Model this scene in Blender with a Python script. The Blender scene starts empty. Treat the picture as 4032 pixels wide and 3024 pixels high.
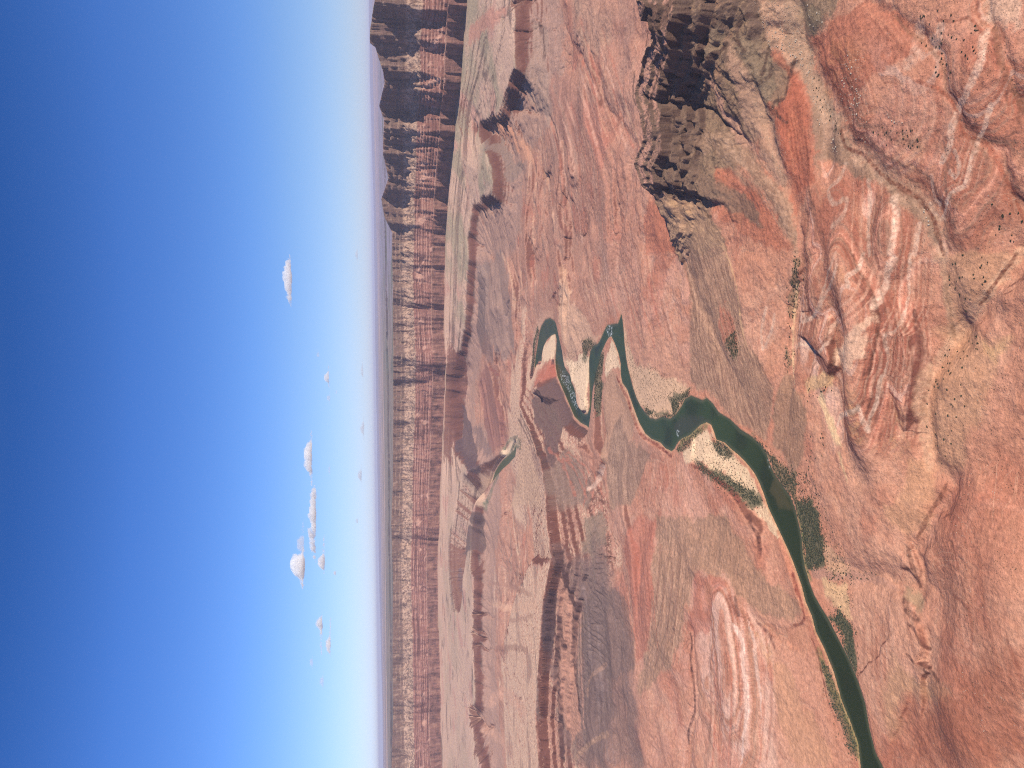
import bpy, math, time
import numpy as np
from mathutils import Matrix, Vector
T0 = time.time()
rad = math.radians
f4 = np.float32

# ---------------------------------------------------------------- camera, sky, sun, exposure
CAM_H = 1400.0
ROLL = rad(0.725)
PITCH = rad(10.446)
LENS_F = 2016 / math.tan(rad(34.7))
scene = bpy.context.scene
cd = bpy.data.cameras.new('camera'); cam = bpy.data.objects.new('camera', cd)
scene.collection.objects.link(cam)
cd.sensor_fit = 'HORIZONTAL'; cd.angle = rad(69.4); cd.clip_start = 1.0; cd.clip_end = 500000.0
_c, _s = math.cos(ROLL), math.sin(ROLL)
_R = Vector((1, 0, 0)); _U = Vector((0, math.sin(PITCH), math.cos(PITCH))); _F = Vector((0, math.cos(PITCH), -math.sin(PITCH)))
_a = _c * _R - _s * _U; _b = _s * _R + _c * _U
m = Matrix.Identity(4)
for k in range(3):
    m[k][0] = -_b[k]; m[k][1] = _a[k]; m[k][2] = -_F[k]
m[2][3] = CAM_H
cam.matrix_world = m
scene.camera = cam

SUN_AZ, SUN_EL = 137.0, 38.0          # clockwise from the viewing direction, above the horizon
w = bpy.data.worlds.new('World'); scene.world = w; w.use_nodes = True
nt = w.node_tree; nt.nodes.clear()
wo = nt.nodes.new('ShaderNodeOutputWorld'); bg = nt.nodes.new('ShaderNodeBackground'); sk = nt.nodes.new('ShaderNodeTexSky')
sk.sky_type = 'NISHITA'; sk.sun_disc = False; sk.sun_elevation = rad(SUN_EL); sk.sun_rotation = rad(SUN_AZ)
sk.altitude = 1800; sk.air_density = 1.0; sk.dust_density = 0.1; sk.ozone_density = 4.0
bg.inputs['Strength'].default_value = 0.105
tcw = nt.nodes.new('ShaderNodeTexCoord'); sxyz = nt.nodes.new('ShaderNodeSeparateXYZ'); ramp = nt.nodes.new('ShaderNodeValToRGB')
nt.links.new(tcw.outputs['Generated'], sxyz.inputs[0]); nt.links.new(sxyz.outputs['Z'], ramp.inputs[0])
_tint = [(0.0, (.82, .88, 1.25)), (.05, (.84, .92, 1.24)), (.1, (.80, .93, 1.24)), (.153, (.70, .92, 1.34)), (.29, (.52, .83, 1.38)), (.40, (.31, .62, 1.13)), (.52, (.55, .72, 1.0)), (1.0, (.7, .8, 1.0))]  # highest stops lie out of view, raised to add ambient fill to shadows
while len(ramp.color_ramp.elements) < len(_tint): ramp.color_ramp.elements.new(.5)
for e_, (ps, cc) in zip(ramp.color_ramp.elements, _tint):
    e_.position = ps; e_.color = (cc[0] / 1.5, cc[1] / 1.5, cc[2] / 1.5, 1)
mul = nt.nodes.new('ShaderNodeVectorMath'); mul.operation = 'MULTIPLY'; scl = nt.nodes.new('ShaderNodeVectorMath'); scl.operation = 'SCALE'; scl.inputs['Scale'].default_value = 1.5
nt.links.new(sk.outputs[0], mul.inputs[0]); nt.links.new(ramp.outputs[0], mul.inputs[1]); nt.links.new(mul.outputs[0], scl.inputs[0]); nt.links.new(scl.outputs[0], bg.inputs[0]); nt.links.new(bg.outputs[0], wo.inputs[0])
sd = bpy.data.lights.new('sun', 'SUN'); sun = bpy.data.objects.new('sun', sd); scene.collection.objects.link(sun)
sd.energy = 5.0; sd.angle = rad(0.53); sd.color = (1.0, 0.925, 0.81)
sdir = Vector((math.cos(rad(SUN_EL)) * math.sin(rad(SUN_AZ)), math.cos(rad(SUN_EL)) * math.cos(rad(SUN_AZ)), math.sin(rad(SUN_EL))))
sun.rotation_euler = sdir.to_track_quat('Z', 'Y').to_euler()
scene.view_settings.view_transform = 'Standard'; scene.view_settings.look = 'None'
scene.view_settings.exposure = 0.0; scene.view_settings.gamma = 1.0
scene.cycles.use_denoising = False; scene.cycles.filter_width = 1.1; scene.cycles.volume_bounces = 16; scene.cycles.max_bounces = 18; scene.cycles.diffuse_bounces = 3

# ---------------------------------------------------------------- helpers
REG = {1: (1400, 0, 1.659), 2: (1400, 1000, 1.659), 3: (1400, 2000, 1.62), 4: (2300, 0, 1.659), 5: (2300, 1000, 1.659),
       6: (2300, 2000, 1.62), 7: (3100, 0, 1.659), 8: (3100, 1000, 1.659), 9: (3100, 2000, 1.62), 0: (0, 0, 0.54861)}
def ray(X, Y):
    """survey ray: azimuth (clockwise from +Y) and elevation slope of a sight line of the photograph"""
    a = (1512 - Y) / LENS_F; b = (2016 - X) / LENS_F
    a2 = _c * a + _s * b; b2 = -_s * a + _c * b
    fw = math.cos(PITCH) + b2 * math.sin(PITCH); up = -math.sin(PITCH) + b2 * math.cos(PITCH)
    return math.atan2(a2, fw), up / math.hypot(a2, fw)
def sr(g, x, y):
    a = REG[g]; return a[0] + x / a[2], a[1] + y / a[2]
def at(g, x, y, z):
    """map position of a sight line where it reaches height z"""
    az, sl = ray(*sr(g, x, y)); r = (z - CAM_H) / sl
    return r * math.sin(az), r * math.cos(az)

_rng = np.random.RandomState(7)
_PERM = _rng.permutation(4096).astype(np.int32)
_GA = _rng.rand(4096).astype(f4) * 2 * np.pi
_GX, _GY = np.cos(_GA).astype(f4), np.sin(_GA).astype(f4)
def pn(x, y, seed=0):
    x = np.asarray(x, f4); y = np.asarray(y, f4)
    xf = np.floor(x); yf = np.floor(y)
    xi = xf.astype(np.int32); yi = yf.astype(np.int32)
    x = x - xf; y = y - yf
    u = x * x * x * (x * (x * 6 - 15) + 10); v = y * y * y * (y * (y * 6 - 15) + 10)
    def g(dx, dy):
        h = _PERM[((xi + dx) + _PERM[((yi + dy) * 7 + seed * 131) & 4095]) & 4095]
        return _GX[h] * (x - dx) + _GY[h] * (y - dy)
    a = g(0, 0); b = g(1, 0); c = g(0, 1); d = g(1, 1)
    a += u * (b - a); c += u * (d - c); a += v * (c - a)
    return a * 1.5
def fbm(x, y, sc, o=4, seed=0, gain=0.5):
    r = 0; a = 1; t = 0
    for k in range(o):
        r = r + a * pn(x / sc, y / sc, seed + k * 17); t += a; a *= gain; sc = sc / 2.03
    return r / t * 1.25
def ridged(x, y, sc, o=4, seed=0, gain=0.5):
    r = 0; a = 1; t = 0
    for k in range(o):
        r = r + a * (1 - np.abs(pn(x / sc, y / sc, seed + k * 17)) * 2); t += a; a *= gain; sc = sc / 2.03
    return r / t
def sst(a, b, x):
    t = np.clip((x - a) / (b - a), 0, 1); return t * t * (3 - 2 * t)
def mix(a, b, t): return a + (b - a) * t
def seg_dist(x, y, pts, closed=False, vals=None):
    """distance to a polyline; also the value carried along it at the nearest point"""
    n = len(pts); d2 = np.full(x.shape, 1e18, f4); vv = np.zeros(x.shape, f4) if vals is not None else None
    for k in range(n if closed else n - 1):
        ax, ay = pts[k]; bx, by = pts[(k + 1) % n]
        ex, ey = bx - ax, by - ay; L = ex * ex + ey * ey + 1e-9
        t = np.clip(((x - ax) * ex + (y - ay) * ey) / L, 0, 1).astype(f4)
        dd = (x - ax - t * ex) ** 2 + (y - ay - t * ey) ** 2
        if vals is None: np.minimum(d2, dd, out=d2)
        else:
            mm = dd < d2; d2[mm] = dd[mm]; q = vals[k] + (vals[(k + 1) % n] - vals[k]) * t; vv[mm] = q[mm]
    d = np.sqrt(d2)
    return d if vals is None else (d, vv)
def inside(x, y, pts):
    r = np.zeros(x.shape, bool); n = len(pts)
    for k in range(n):
        ax, ay = pts[k]; bx, by = pts[(k + 1) % n]
        if ay == by: continue
        r ^= ((ay > y) != (by > y)) & (x < (bx - ax) * (y - ay) / (by - ay) + ax)
    return r
def sdf(x, y, pts, pad=None):
    """signed distance to a polygon, negative inside; far away it stays at +pad"""
    if pad is None:
        d = seg_dist(x, y, pts, True); return np.where(inside(x, y, pts), -d, d)
    p = np.array(pts); out = np.full(x.shape, pad, f4)
    mm = (x > p[:, 0].min() - pad) & (x < p[:, 0].max() + pad) & (y > p[:, 1].min() - pad) & (y < p[:, 1].max() + pad)
    xs, ys = x[mm], y[mm]; d = seg_dist(xs, ys, pts, True)
    out[mm] = np.where(inside(xs, ys, pts), -d, d); return out

# ---------------------------------------------------------------- survey grid (azimuth x range), half resolution first
NA, N1, N2, N3 = 660, 760, 200, 110          # half-resolution counts
AZ0, AZ1 = rad(-35.5), rad(35.5)
def tab(az, xs, ys): return np.interp(np.degrees(az), xs, ys).astype(f4)
az_h = np.linspace(AZ0, AZ1, NA).astype(f4)
_AZK = [-36, -27, -14, -5, 0, 5, 12, 18, 23, 27, 36]
def rW_of(az): return tab(az, _AZK, [13600, 13400, 12800, 11600, 11100, 11200, 10600, 9650, 8800, 8500, 8000])
def off_of(az): return tab(az, _AZK, [40, 40, 35, 10, 0, 5, 30, 50, 60, 70, 80])
def row_r(az, n1, n2, n3):
    rw = rW_of(az)[None, :]
    t1 = np.linspace(0, 1, n1, endpoint=False)[:, None]; t2 = np.linspace(0, 1, n2, endpoint=False)[:, None]; t3 = np.linspace(0, 1, n3)[:, None]
    ra = 1150 * ((rw - 1150) / 1150) ** t1
    return np.concatenate([1150 * ((rw - 1150) / 1150) ** t1, (rw - 1150) + 1450 * t2, (rw + 300) * (150000 / (rw + 300)) ** t3]).astype(f4)
R_h = row_r(az_h, N1, N2, N3)
NRh = R_h.shape[0]
A_h = np.repeat(az_h[None, :], NRh, 0)
X = R_h * np.sin(A_h); Y = R_h * np.cos(A_h)
if 1: print('grid', X.shape, time.time() - T0)

# skyline of the rim
rimpx = [(1, 125, 0), (1, 95, 200), (1, 95, 280), (1, 130, 310), (1, 180, 470), (1, 190, 540), (1, 155, 690), (1, 185, 780), (1, 178, 1000), (1, 215, 1160),
         (1, 168, 1300), (1, 190, 1420), (1, 240, 1520), (1, 240, 1659), (2, 243, 200), (2, 247, 1000), (2, 245, 1500), (3, 228, 100), (3, 240, 500), (3, 235, 900), (3, 240, 1300), (3, 230, 1659)]
_ra = [ray(*sr(*p)) for p in rimpx]
_o = np.argsort([q[0] for q in _ra]); rim_az = np.array([_ra[k][0] for k in _o]); rim_sl = np.array([_ra[k][1] for k in _o])
def zrim_of(az):
    sl = np.interp(az, rim_az, rim_sl); return (CAM_H + rW_of(az) * sl).astype(f4)
# edge of the lower dark cliff band (height 250 + offset)
tapx = [(1, 1040, 0), (1, 1045, 150), (1, 1050, 300), (1, 1060, 420), (1, 1000, 560), (1, 960, 700), (1, 930, 800), (1, 800, 830), (1, 840, 900), (1, 890, 1060), (1, 900, 1200),
        (1, 890, 1310), (1, 760, 1380), (1, 735, 1560), (2, 740, 0), (2, 730, 200), (2, 720, 400), (2, 705, 550), (2, 680, 700), (2, 672, 900), (2, 665, 1100), (2, 665, 1300), (2, 760, 1400), (2, 790, 1600),
        (3, 740, 150), (3, 735, 380), (3, 752, 410), (3, 750, 800), (3, 755, 1050), (3, 760, 1250), (3, 738, 1330), (3, 760, 1500), (3, 800, 1640)]
_ta = []
for p in tapx:
    az, sl = ray(*sr(*p)); _ta.append((az, (250 + float(off_of(np.array([az]))[0]) - CAM_H) / sl))
_ta.sort(); tap_az = np.array([q[0] for q in _ta]); tap_r = np.array([q[1] for q in _ta])
def rT_of(az): return np.interp(az, tap_az, tap_r).astype(f4)

# ---------------------------------------------------------------- the river's outline on the map
def poly(items, z=0.0):
    return [at(g, x, y, z) for g, x, y in items]
def L(g, s):
    return [(g, float(a), float(b)) for a, b in (q.split(',') for q in s.split())]
riverA = (L(9, '640,1760 610,1659 560,1560 520,1400 495,1250 450,1110 395,980 345,880 300,790 260,710 215,640 170,560 140,480 110,380 95,290 90,200 75,120 60,60 45,0')
  + L(5, '1345,1590 1290,1510 1240,1440 1210,1370 1190,1310 1150,1250 1090,1195 1020,1150 960,1090 880,1040 840,980 800,945 775,962 735,945 700,930 660,950 630,1010 600,1050 560,1080 510,1065 470,1085 430,1075 400,1040 370,1000 345,950 320,880 300,800 285,740 275,680 265,600 260,520 252,440 245,395'))
riverB = (L(5, '236,420 222,458 190,462 150,470 130,510 108,560 90,590 58,602 40,640 33,700 34,800 36,900 36,1000')
  + L(2, '1518,1045 1500,1052 1480,1035 1460,990 1450,930 1430,870 1420,820 1400,790 1375,760 1360,700 1350,620 1335,540 1320,480 1300,440 1270,420 1240,432 1215,470 1200,520 1190,590 1180,650 1172,720 1167,800'))
riverC = (L(2, '1180,775 1196,700 1222,695 1222,650 1230,600 1250,560 1280,530 1305,520 1314,560 1311,620 1305,690 1308,740 1320,800 1340,850 1370,920 1400,990 1430,1060 1470,1100 1510,1120 1535,1147 1550,1120 1556,1080 1562,1020 1564,900 1575,800 1590,720')
  + L(5, '110,650 140,580 160,545 178,535 200,580 225,650 240,720 240,790 250,840 280,880 305,950 330,1020 360,1100 400,1170 440,1205 500,1230 530,1265 570,1285 590,1270 610,1230 640,1200 690,1180 720,1150 760,1112 800,1096 830,1112 850,1160 865,1210 880,1214 920,1230 960,1270 1010,1310 1060,1360 1115,1430 1150,1500 1180,1580 1205,1655')
  + L(9, '0,250 30,320 60,400 95,500 120,600 160,690 185,790 240,900 300,1050 350,1230 400,1350 455,1500 472,1659 480,1760'))
RIVER = poly(riverA + riverB + riverC)
river2 = L(2, '1076,1245 1062,1300 1030,1335 1000,1370 962,1402 930,1450 902,1520 882,1580 852,1640') + L(3, '835,0 822,60 816,60 822,0') + L(2, '838,1640 858,1585 876,1545 893,1490 910,1430 935,1385 965,1345 1000,1320 1035,1285 1055,1240')
RIVER2 = poly(river2)
dRv = np.minimum(sdf(X, Y, RIVER), sdf(X, Y, RIVER2))
if 1: print('river', time.time() - T0)

# ---------------------------------------------------------------- macro relief
dpos = np.maximum(dRv, 0)
wx = fbm(X, Y, 700, 3, 5) * 120; wy = fbm(X, Y, 700, 3, 9) * 120
far = sst(2500, 6000, R_h)
floor_z = 3 + 62 * (1 - np.exp(-np.maximum(dpos - 60, 0) / 800)) + 0.018 * dpos
rise = sst(80, 600, dpos)
floor_z += rise * (fbm(X + wx, Y + wy, 620, 3, 21) * mix(20, 38, far) + mix((ridged(X + wx * .6, Y + wy * .6, 380, 2, 33) - .55) * 15, (ridged(X + wx, (Y + wy) * 1.25, 820, 3, 35, .42) - .6) * 84, far))
floor_z += sst(30, 200, dpos) * fbm(X, Y, 120, 3, 41) * 5
def bump(g, x, y, zc, r1, r2=None, ang=0, p=1.3):
    cx, cy = at(g, x, y, zc); r2 = r2 or r1; c, s = math.cos(rad(ang)), math.sin(rad(ang))
    dx, dy = X + wx * .35 - cx, Y + wy * .35 - cy
    u = (dx * c + dy * s) / r1; v = (-dx * s + dy * c) / r2
    return np.exp(-(u * u + v * v) ** p)
def ridge(items, front, back, zfoot=0, soft=0.0, warp=1.0):
    """a crest line with its heights; front = slope on the side towards the viewer, back = far side"""
    pts = [at(g, x, y, z) for g, x, y, z in items]; zs = [q[3] for q in items]
    xx = X + fbm(X, Y, 160, 4, 77) * 40 * warp; yy = Y + fbm(X, Y, 160, 4, 88) * 40 * warp
    d, zc = seg_dist(xx, yy, pts, False, zs)
    rc = np.sqrt(xx * xx + yy * yy)
    pr = np.array([math.hypot(*p) for p in pts]); pa = np.array([math.atan2(*p) for p in pts]); o = np.argsort(pa)
    rcrest = np.interp(np.arctan2(xx, yy), pa[o], pr[o])
    fr = sst(-25, 25, rcrest - rc)
    return zc, d, fr
H = floor_z
def blend_bump(H, b, z, k=1.0): return mix(H, z + (H - 40) * .45, np.clip(b * k, 0, 1))
# banded hills in front and the round dome
H = blend_bump(H, bump(7, 800, 850, 62, 190, 170), 62)
for g, x, y, z, r1, r2 in [(8, 330, 60, 92, 130, 90), (8, 420, 400, 112, 130, 95), (8, 420, 800, 105, 120, 95), (8, 430, 1100, 85, 110, 80), (8, 160, 250, 70, 110, 90),
                           (7, 300, 1350, 60, 120, 80), (7, 650, 1500, 80, 110, 70), (7, 1250, 500, 95, 120, 90), (7, 1200, 1100, 70, 110, 90), (7, 600, 150, 72, 260, 190), (7, 1000, 30, 80, 220, 150),
                           (7, 1450, 900, 60, 120, 80), (8, 1250, 1000, 50, 130, 90), (9, 1200, 300, 70, 200, 120), (9, 1150, 1200, 85, 260, 140), (9, 700, 700, 50, 120, 90), (9, 1450, 800, 90, 200, 100),
                           (6, 900, 1100, 78, 260, 110), (6, 860, 700, 66, 150, 100), (6, 380, 500, 80, 220, 130), (6, 620, 1100, 62, 200, 100), (9, 650, 250, 40, 110, 80)]:
    H = blend_bump(H, bump(g, x, y, z, r1, r2), z)
# steep scarps that face the viewer
def scarp(H, items, front, back, w):
    zc, d, fr = ridge(items, front, back, warp=.5)
    zz = zc - d * mix(back, front, fr); return np.maximum(H, np.minimum(zz, zc))
H = scarp(H, [(9, 700, 200, 30), (9, 745, 240, 46), (9, 790, 380, 50), (9, 830, 500, 34)], .9, .12, 0)
H = scarp(H, [(9, 742, 590, 34), (9, 770, 660, 48), (9, 800, 760, 52), (9, 850, 870, 52), (9, 905, 900, 40)], .8, .10, 0)
H = scarp(H, [(9, 770, 950, 40), (9, 830, 1000, 52), (9, 905, 1030, 56), (9, 950, 1100, 40)], .8, .12, 0)
H = scarp(H, [(8, 640, 330, 60), (8, 745, 560, 84), (8, 765, 800, 86), (8, 745, 1000, 78), (8, 735, 1160, 52)], 1.0, .14, 0)
H = scarp(H, [(8, 260, 430, 70), (8, 240, 560, 74), (8, 250, 700, 66), (8, 250, 810, 40)], .9, .2, 0)
H = scarp(H, [(5, 715, 1390, 22), (5, 800, 1440, 34), (5, 900, 1530, 38), (5, 980, 1620, 36), (6, 1010, 60, 36), (6, 1090, 130, 30)], .8, .08, 0)
for it_ in ([(1, 1262, 470, 120), (1, 1285, 780, 125), (1, 1315, 960, 118), (1, 1325, 1200, 100), (1, 1308, 1400, 84), (1, 1360, 1540, 60)], [(1, 1480, 640, 100), (1, 1500, 800, 104), (1, 1560, 950, 96), (1, 1610, 1120, 84), (1, 1640, 1300, 70)],
            [(2, 1310, 30, 78), (2, 1335, 200, 74), (2, 1345, 330, 56)], [(4, 20, 380, 96), (4, 70, 600, 100), (4, 120, 900, 92), (4, 190, 1100, 74)], [(2, 1400, 1085, 16), (2, 1440, 1120, 24), (2, 1505, 1150, 24), (2, 1545, 1150, 12)],
            [(1, 1060, 960, 160), (1, 1080, 1060, 165), (1, 1100, 1180, 150), (1, 1090, 1330, 130)], [(2, 850, 690, 110), (2, 885, 800, 118), (2, 905, 950, 110), (2, 935, 1090, 80)], [(2, 960, 60, 128), (2, 1010, 220, 120), (2, 1020, 380, 100)],
            [(6, 30, 900, 120), (6, 60, 1100, 130), (6, 40, 1300, 125)], [(5, 60, 1250, 70), (5, 110, 1330, 78), (5, 60, 1450, 70)], [(2, 1380, 1230, 78), (2, 1450, 1260, 84), (2, 1530, 1320, 76)], [(6, 250, 60, 60), (6, 300, 300, 74), (6, 310, 560, 76), (6, 330, 820, 60)],
            [(6, 1270, 280, 12), (6, 1330, 420, 17), (6, 1375, 560, 18), (6, 1400, 680, 12)], [(5, 205, 800, 12), (5, 285, 960, 17), (5, 345, 1150, 18), (5, 430, 1225, 18), (5, 520, 1290, 12)], [(4, 1180, 640, 60), (4, 1230, 700, 70), (4, 1290, 680, 66), (4, 1340, 600, 60)]):
    H = scarp(H, it_, .95, .11, 0)
# far left cuesta with its dark scarp, and the spur that runs down to the river bend
cuesta = [(2, 1070, 1000, 105), (2, 1130, 1130, 150), (2, 1200, 1340, 215), (2, 1235, 1500, 255), (3, 1220, 100, 285), (3, 1250, 330, 310), (3, 1205, 560, 330), (3, 1180, 800, 340), (3, 1165, 1100, 340), (3, 1150, 1350, 340), (3, 1170, 1660, 340), (3, 1170, 2100, 340)]
zc, d, fr = ridge(cuesta, 1, 1)
front = np.interp(d, [0, 30, 110, 300, 520, 900, 1500], [0, 85, 115, 190, 262, 300, 330]) * np.clip(zc / 300, .35, 1)
back = d * .085
zz = zc - mix(back, front, fr); cuesta_m = sst(-12, 12, zz - H); H = np.maximum(H, zz); H_cuesta = zz
zc, d, fr = ridge([(2, 1080, 990, 105), (2, 1130, 925, 150), (2, 1180, 868, 160), (2, 1245, 845, 128), (2, 1315, 830, 40)], 1, 1)
zz = zc - d * .6; spur_m = sst(-12, 12, zz - H); H = np.maximum(H, np.where(dRv < 40, np.minimum(zz, 3 + dpos), zz))
# dark butte on the right
butte = [(4, 300, -160, 470), (4, 330, 0, 440), (4, 400, 90, 420), (4, 430, 200, 372), (4, 380, 400, 345), (4, 335, 600, 335), (4, 355, 800, 315), (4, 385, 930, 290), (4, 330, 1080, 296), (4, 360, 1200, 262), (4, 455, 1290, 190), (4, 540, 1420, 120)]
zc, d, fr = ridge(butte, 1, 1, warp=1.2)
dd = d + (ridged(X, Y, 120, 3, 61) - .5) * 26 * sst(5, 70, d)
fpro = np.interp(dd, [-60, 0, 6, 60, 66, 130, 150, 175, 200, 225, 420, 900], [0, 0, 16, 30, 44, 66, 135, 150, 205, 215, 272, 380]) * np.clip(zc / 345, .4, 1.3)
zz = zc - mix(dd * .55, fpro, fr); butte_m = sst(-10, 10, zz - H); H_butte = zz; H = np.maximum(H, zz)
# apron below the far wall, lower dark cliff band
off = off_of(A_h); rT = rT_of(A_h); rW = rW_of(A_h); zT = 250 + off
wr = fbm(X, Y, 420, 5, 101) * 150 + (ridged(X, Y, 260, 3, 111) - .5) * 60
tapxy = [(r * math.sin(a_), r * math.cos(a_)) for a_, r in zip(tap_az, tap_r)]
tapxy = [(tapxy[0][0] - 3000, tapxy[0][1])] + tapxy + [(tapxy[-1][0] + 2500, tapxy[-1][1] - 1800)]
mfar = R_h > 4200
dE = np.full(X.shape, 5000, f4); dE[mfar] = seg_dist(X[mfar] + wx[mfar] * .35, Y[mfar] + wy[mfar] * .35, tapxy)
_xx, _yy = X + wx * .35, Y + wy * .35
sgn = np.where(np.hypot(_xx, _yy) > rT_of(np.arctan2(_xx, _yy)), 1, -1)
dE = dE * sgn + fbm(X, Y, 150, 4, 101) * 30 + (np.abs(pn(X / 210, Y / 210, 103)) - .3) * 70
rr = rT + dE                                             # kept as a range so later steps can compare with rT
dWl = np.maximum(rW - 780 - R_h, 0)
top_ = zT + (dE / np.maximum(dE + dWl, 60)) ** 1.2 * (430 - 250)
tal = 75 + (zT - 70 - 75) * np.exp(-np.maximum(-dE, 0) / 230)
apron = np.where(dE > 16, top_, mix(zT - 70, zT, np.clip(dE / 16, 0, 1)))
apron = np.where(dE < 0, tal, apron)
nearE = sst(900, 500, -dE)
Hlow = mix(H, np.maximum(apron + (H - 90) * .25, 0), nearE)
H = np.where(mfar, np.where(dE > 0, apron, Hlow), H)
# side canyon that lets the far reach of the river out to the left
can = [at(2, 850, 1640, 0), at(3, 822, 60, 0), at(3, 800, 180, 40), at(3, 740, 330, 120), at(3, 700, 420, 220)]
dc = seg_dist(X, Y, can); H = np.minimum(H, 8 + np.maximum(dc - 60, 0) * .75)
H = np.minimum(H, 2.5 + np.maximum(dRv - 5, 0) * 1.1)
tapeats_edge = np.exp(-((rr - rT) / 60) ** 2)
if 1: print('macro', time.time() - T0)

def march(H, R, g, x, y):
    """follow a sight line of the photograph until it meets the ground; returns map x, y"""
    az, sl = ray(*sr(g, x, y))
    jf = (az - AZ0) / (AZ1 - AZ0) * (R.shape[1] - 1); jf = min(max(jf, 0), R.shape[1] - 1.001); j = int(jf); t = jf - j
    rr_ = R[:, j] * (1 - t) + R[:, j + 1] * t; hh = H[:, j] * (1 - t) + H[:, j + 1] * t
    below = (CAM_H + sl * rr_) < hh
    k = int(np.argmax(below)) if below.any() else len(rr_) - 1
    k = max(k, 1); d0 = CAM_H + sl * rr_[k - 1] - hh[k - 1]; d1 = CAM_H + sl * rr_[k] - hh[k]
    q = d0 / (d0 - d1) if d0 != d1 else 0; r = rr_[k - 1] + (rr_[k] - rr_[k - 1]) * min(max(q, 0), 1)
    return r * math.sin(az), r * math.cos(az)

# ---------------------------------------------------------------- dry washes, carved before the water works on the slopes
WASH = [
  (8, 26, L(7, '-60,-40 30,60 130,380 200,560 330,800 400,960 500,1010 600,1120 750,1220 870,1310 950,1420 1020,1659') + L(8, '1010,130 1030,230 1060,350 1080,450 1090,550')),
  (10, 20, L(8, '1560,-40 1500,0 1400,150 1270,330 1160,470 1080,560 980,700 900,830 875,950 890,1100 900,1250 930,1380 985,1430 1060,1500 1000,1640') + L(9, '930,0 820,200 775,260 800,380 850,480 810,560 760,470 650,450 540,430 400,430 160,400 110,395')),
  (12, 26, L(4, '1100,0 1150,150 1400,330 1500,600 1530,800 1560,1000')),
  (10, 20, L(4, '960,280 1050,480 1150,780 1240,1050 1330,1290 1370,1450 1385,1659') + L(5, '1400,100 1370,250 1350,400 1340,600 1330,800 1300,1000 1260,1200 1230,1330')),
  (6, 14, L(4, '800,480 920,700 1050,950 1180,1120 1290,1240')),
  (5, 12, L(7, '850,250 980,370 1030,580 1090,680 1110,760 1160,880 1300,950 1360,1000 1400,1130 1440,1250 1560,1400')),
  (6, 12, L(7, '1250,0 1270,190 1370,260 1400,430 1480,580 1546,700')),
  (5, 12, L(7, '500,0 700,120 850,240')),
  (8, 14, L(6, '640,1659 670,1500 700,1300 695,1150 690,1050 680,900 680,800')),
  (6, 16, L(6, '930,560 990,640 1050,700 1180,790 1300,830 1430,790 1460,770')),
  (6, 14, L(5, '-100,1659 10,1560 70,1450 150,1380 140,1200')),
  (8, 24, L(5, '640,0 720,300 830,500 900,700 1000,900 1060,1150')),
  (8, 16, L(1, '1000,700 1250,760 1320,950 1330,1100 1320,1400 1380,1540') + L(2, '1340,200 1330,300 1330,480')),
  (6, 16, L(2, '960,0 1010,200 1030,350 1060,500 1150,620')),
  (5, 12, L(4, '350,0 350,250 385,400')),
  (6, 14, L(4, '-100,250 80,600 220,800 330,940 280,1250 230,1500') + L(5, '200,200 240,380')),
]
wash_lines = []
for depth, wid, it in WASH:
    pts = [march(H, R_h, *p) for p in it]
    wash_lines.append((depth, wid, pts))
    d = seg_dist(X + fbm(X, Y, 90, 3, 131) * 14, Y + fbm(X, Y, 90, 3, 141) * 14, pts)
    H = H - depth * 1.5 * np.exp(-(d / (wid * 1.6)) ** 2) * sst(0, 60, dRv) - depth * .8 * np.exp(-(d / (wid * 6)) ** 2) * sst(20, 160, dRv)
H = np.maximum(H, np.where(dRv > 8, 1.2, -6))
if 1: print('washes', time.time() - T0)

# polygons that stay smooth (gravel fans, bars)
def MP(items, Hx=None): return [march(H, R_h, *p) for p in items]
FAN = {
 'mid': MP(L(5, '620,-20 700,300 690,560 705,850 860,950 960,1080 1075,1160 1130,1200 1190,1080 1225,960 1230,880 1150,720 1040,560 1000,250 940,-20') + L(4, '900,1600 830,1480 700,1330 470,1330 560,1500')),
 'low': MP(L(5, '1330,780 1250,900 1225,1050 1240,1250 1350,1430 1430,1380 1450,1150 1440,960 1370,850')),
 'left': MP(L(5, '140,800 180,740 215,780 320,1020 350,1150 430,1270 420,1400 300,1560 250,1700 190,1659 150,1400 135,1100')),
 'bar': MP(L(5, '620,1290 700,1190 800,1120 860,1230 930,1260 1060,1380 1150,1560 1200,1659 1080,1659 960,1540 820,1440 700,1350')),
 'bar2': MP(L(5, '262,440 330,700 420,760 640,860 700,890 640,960 590,1060 470,1080 400,1030 340,930 290,740')),
 'bar3': MP(L(2, '1225,700 1250,570 1300,530 1312,620 1300,700 1260,690')),
 'bar4': MP(L(2, '1370,700 1500,640 1525,700 1520,1030 1490,1045 1450,900 1380,770')),
 'right': MP(L(9, '90,0 240,0 380,400 430,700 430,900 300,760 170,540 110,370')),
}
smooth_m = np.zeros(X.shape, f4)
for k, p in FAN.items():
    smooth_m = np.maximum(smooth_m, sst(15, -20, sdf(X, Y, p, 60)))

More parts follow.
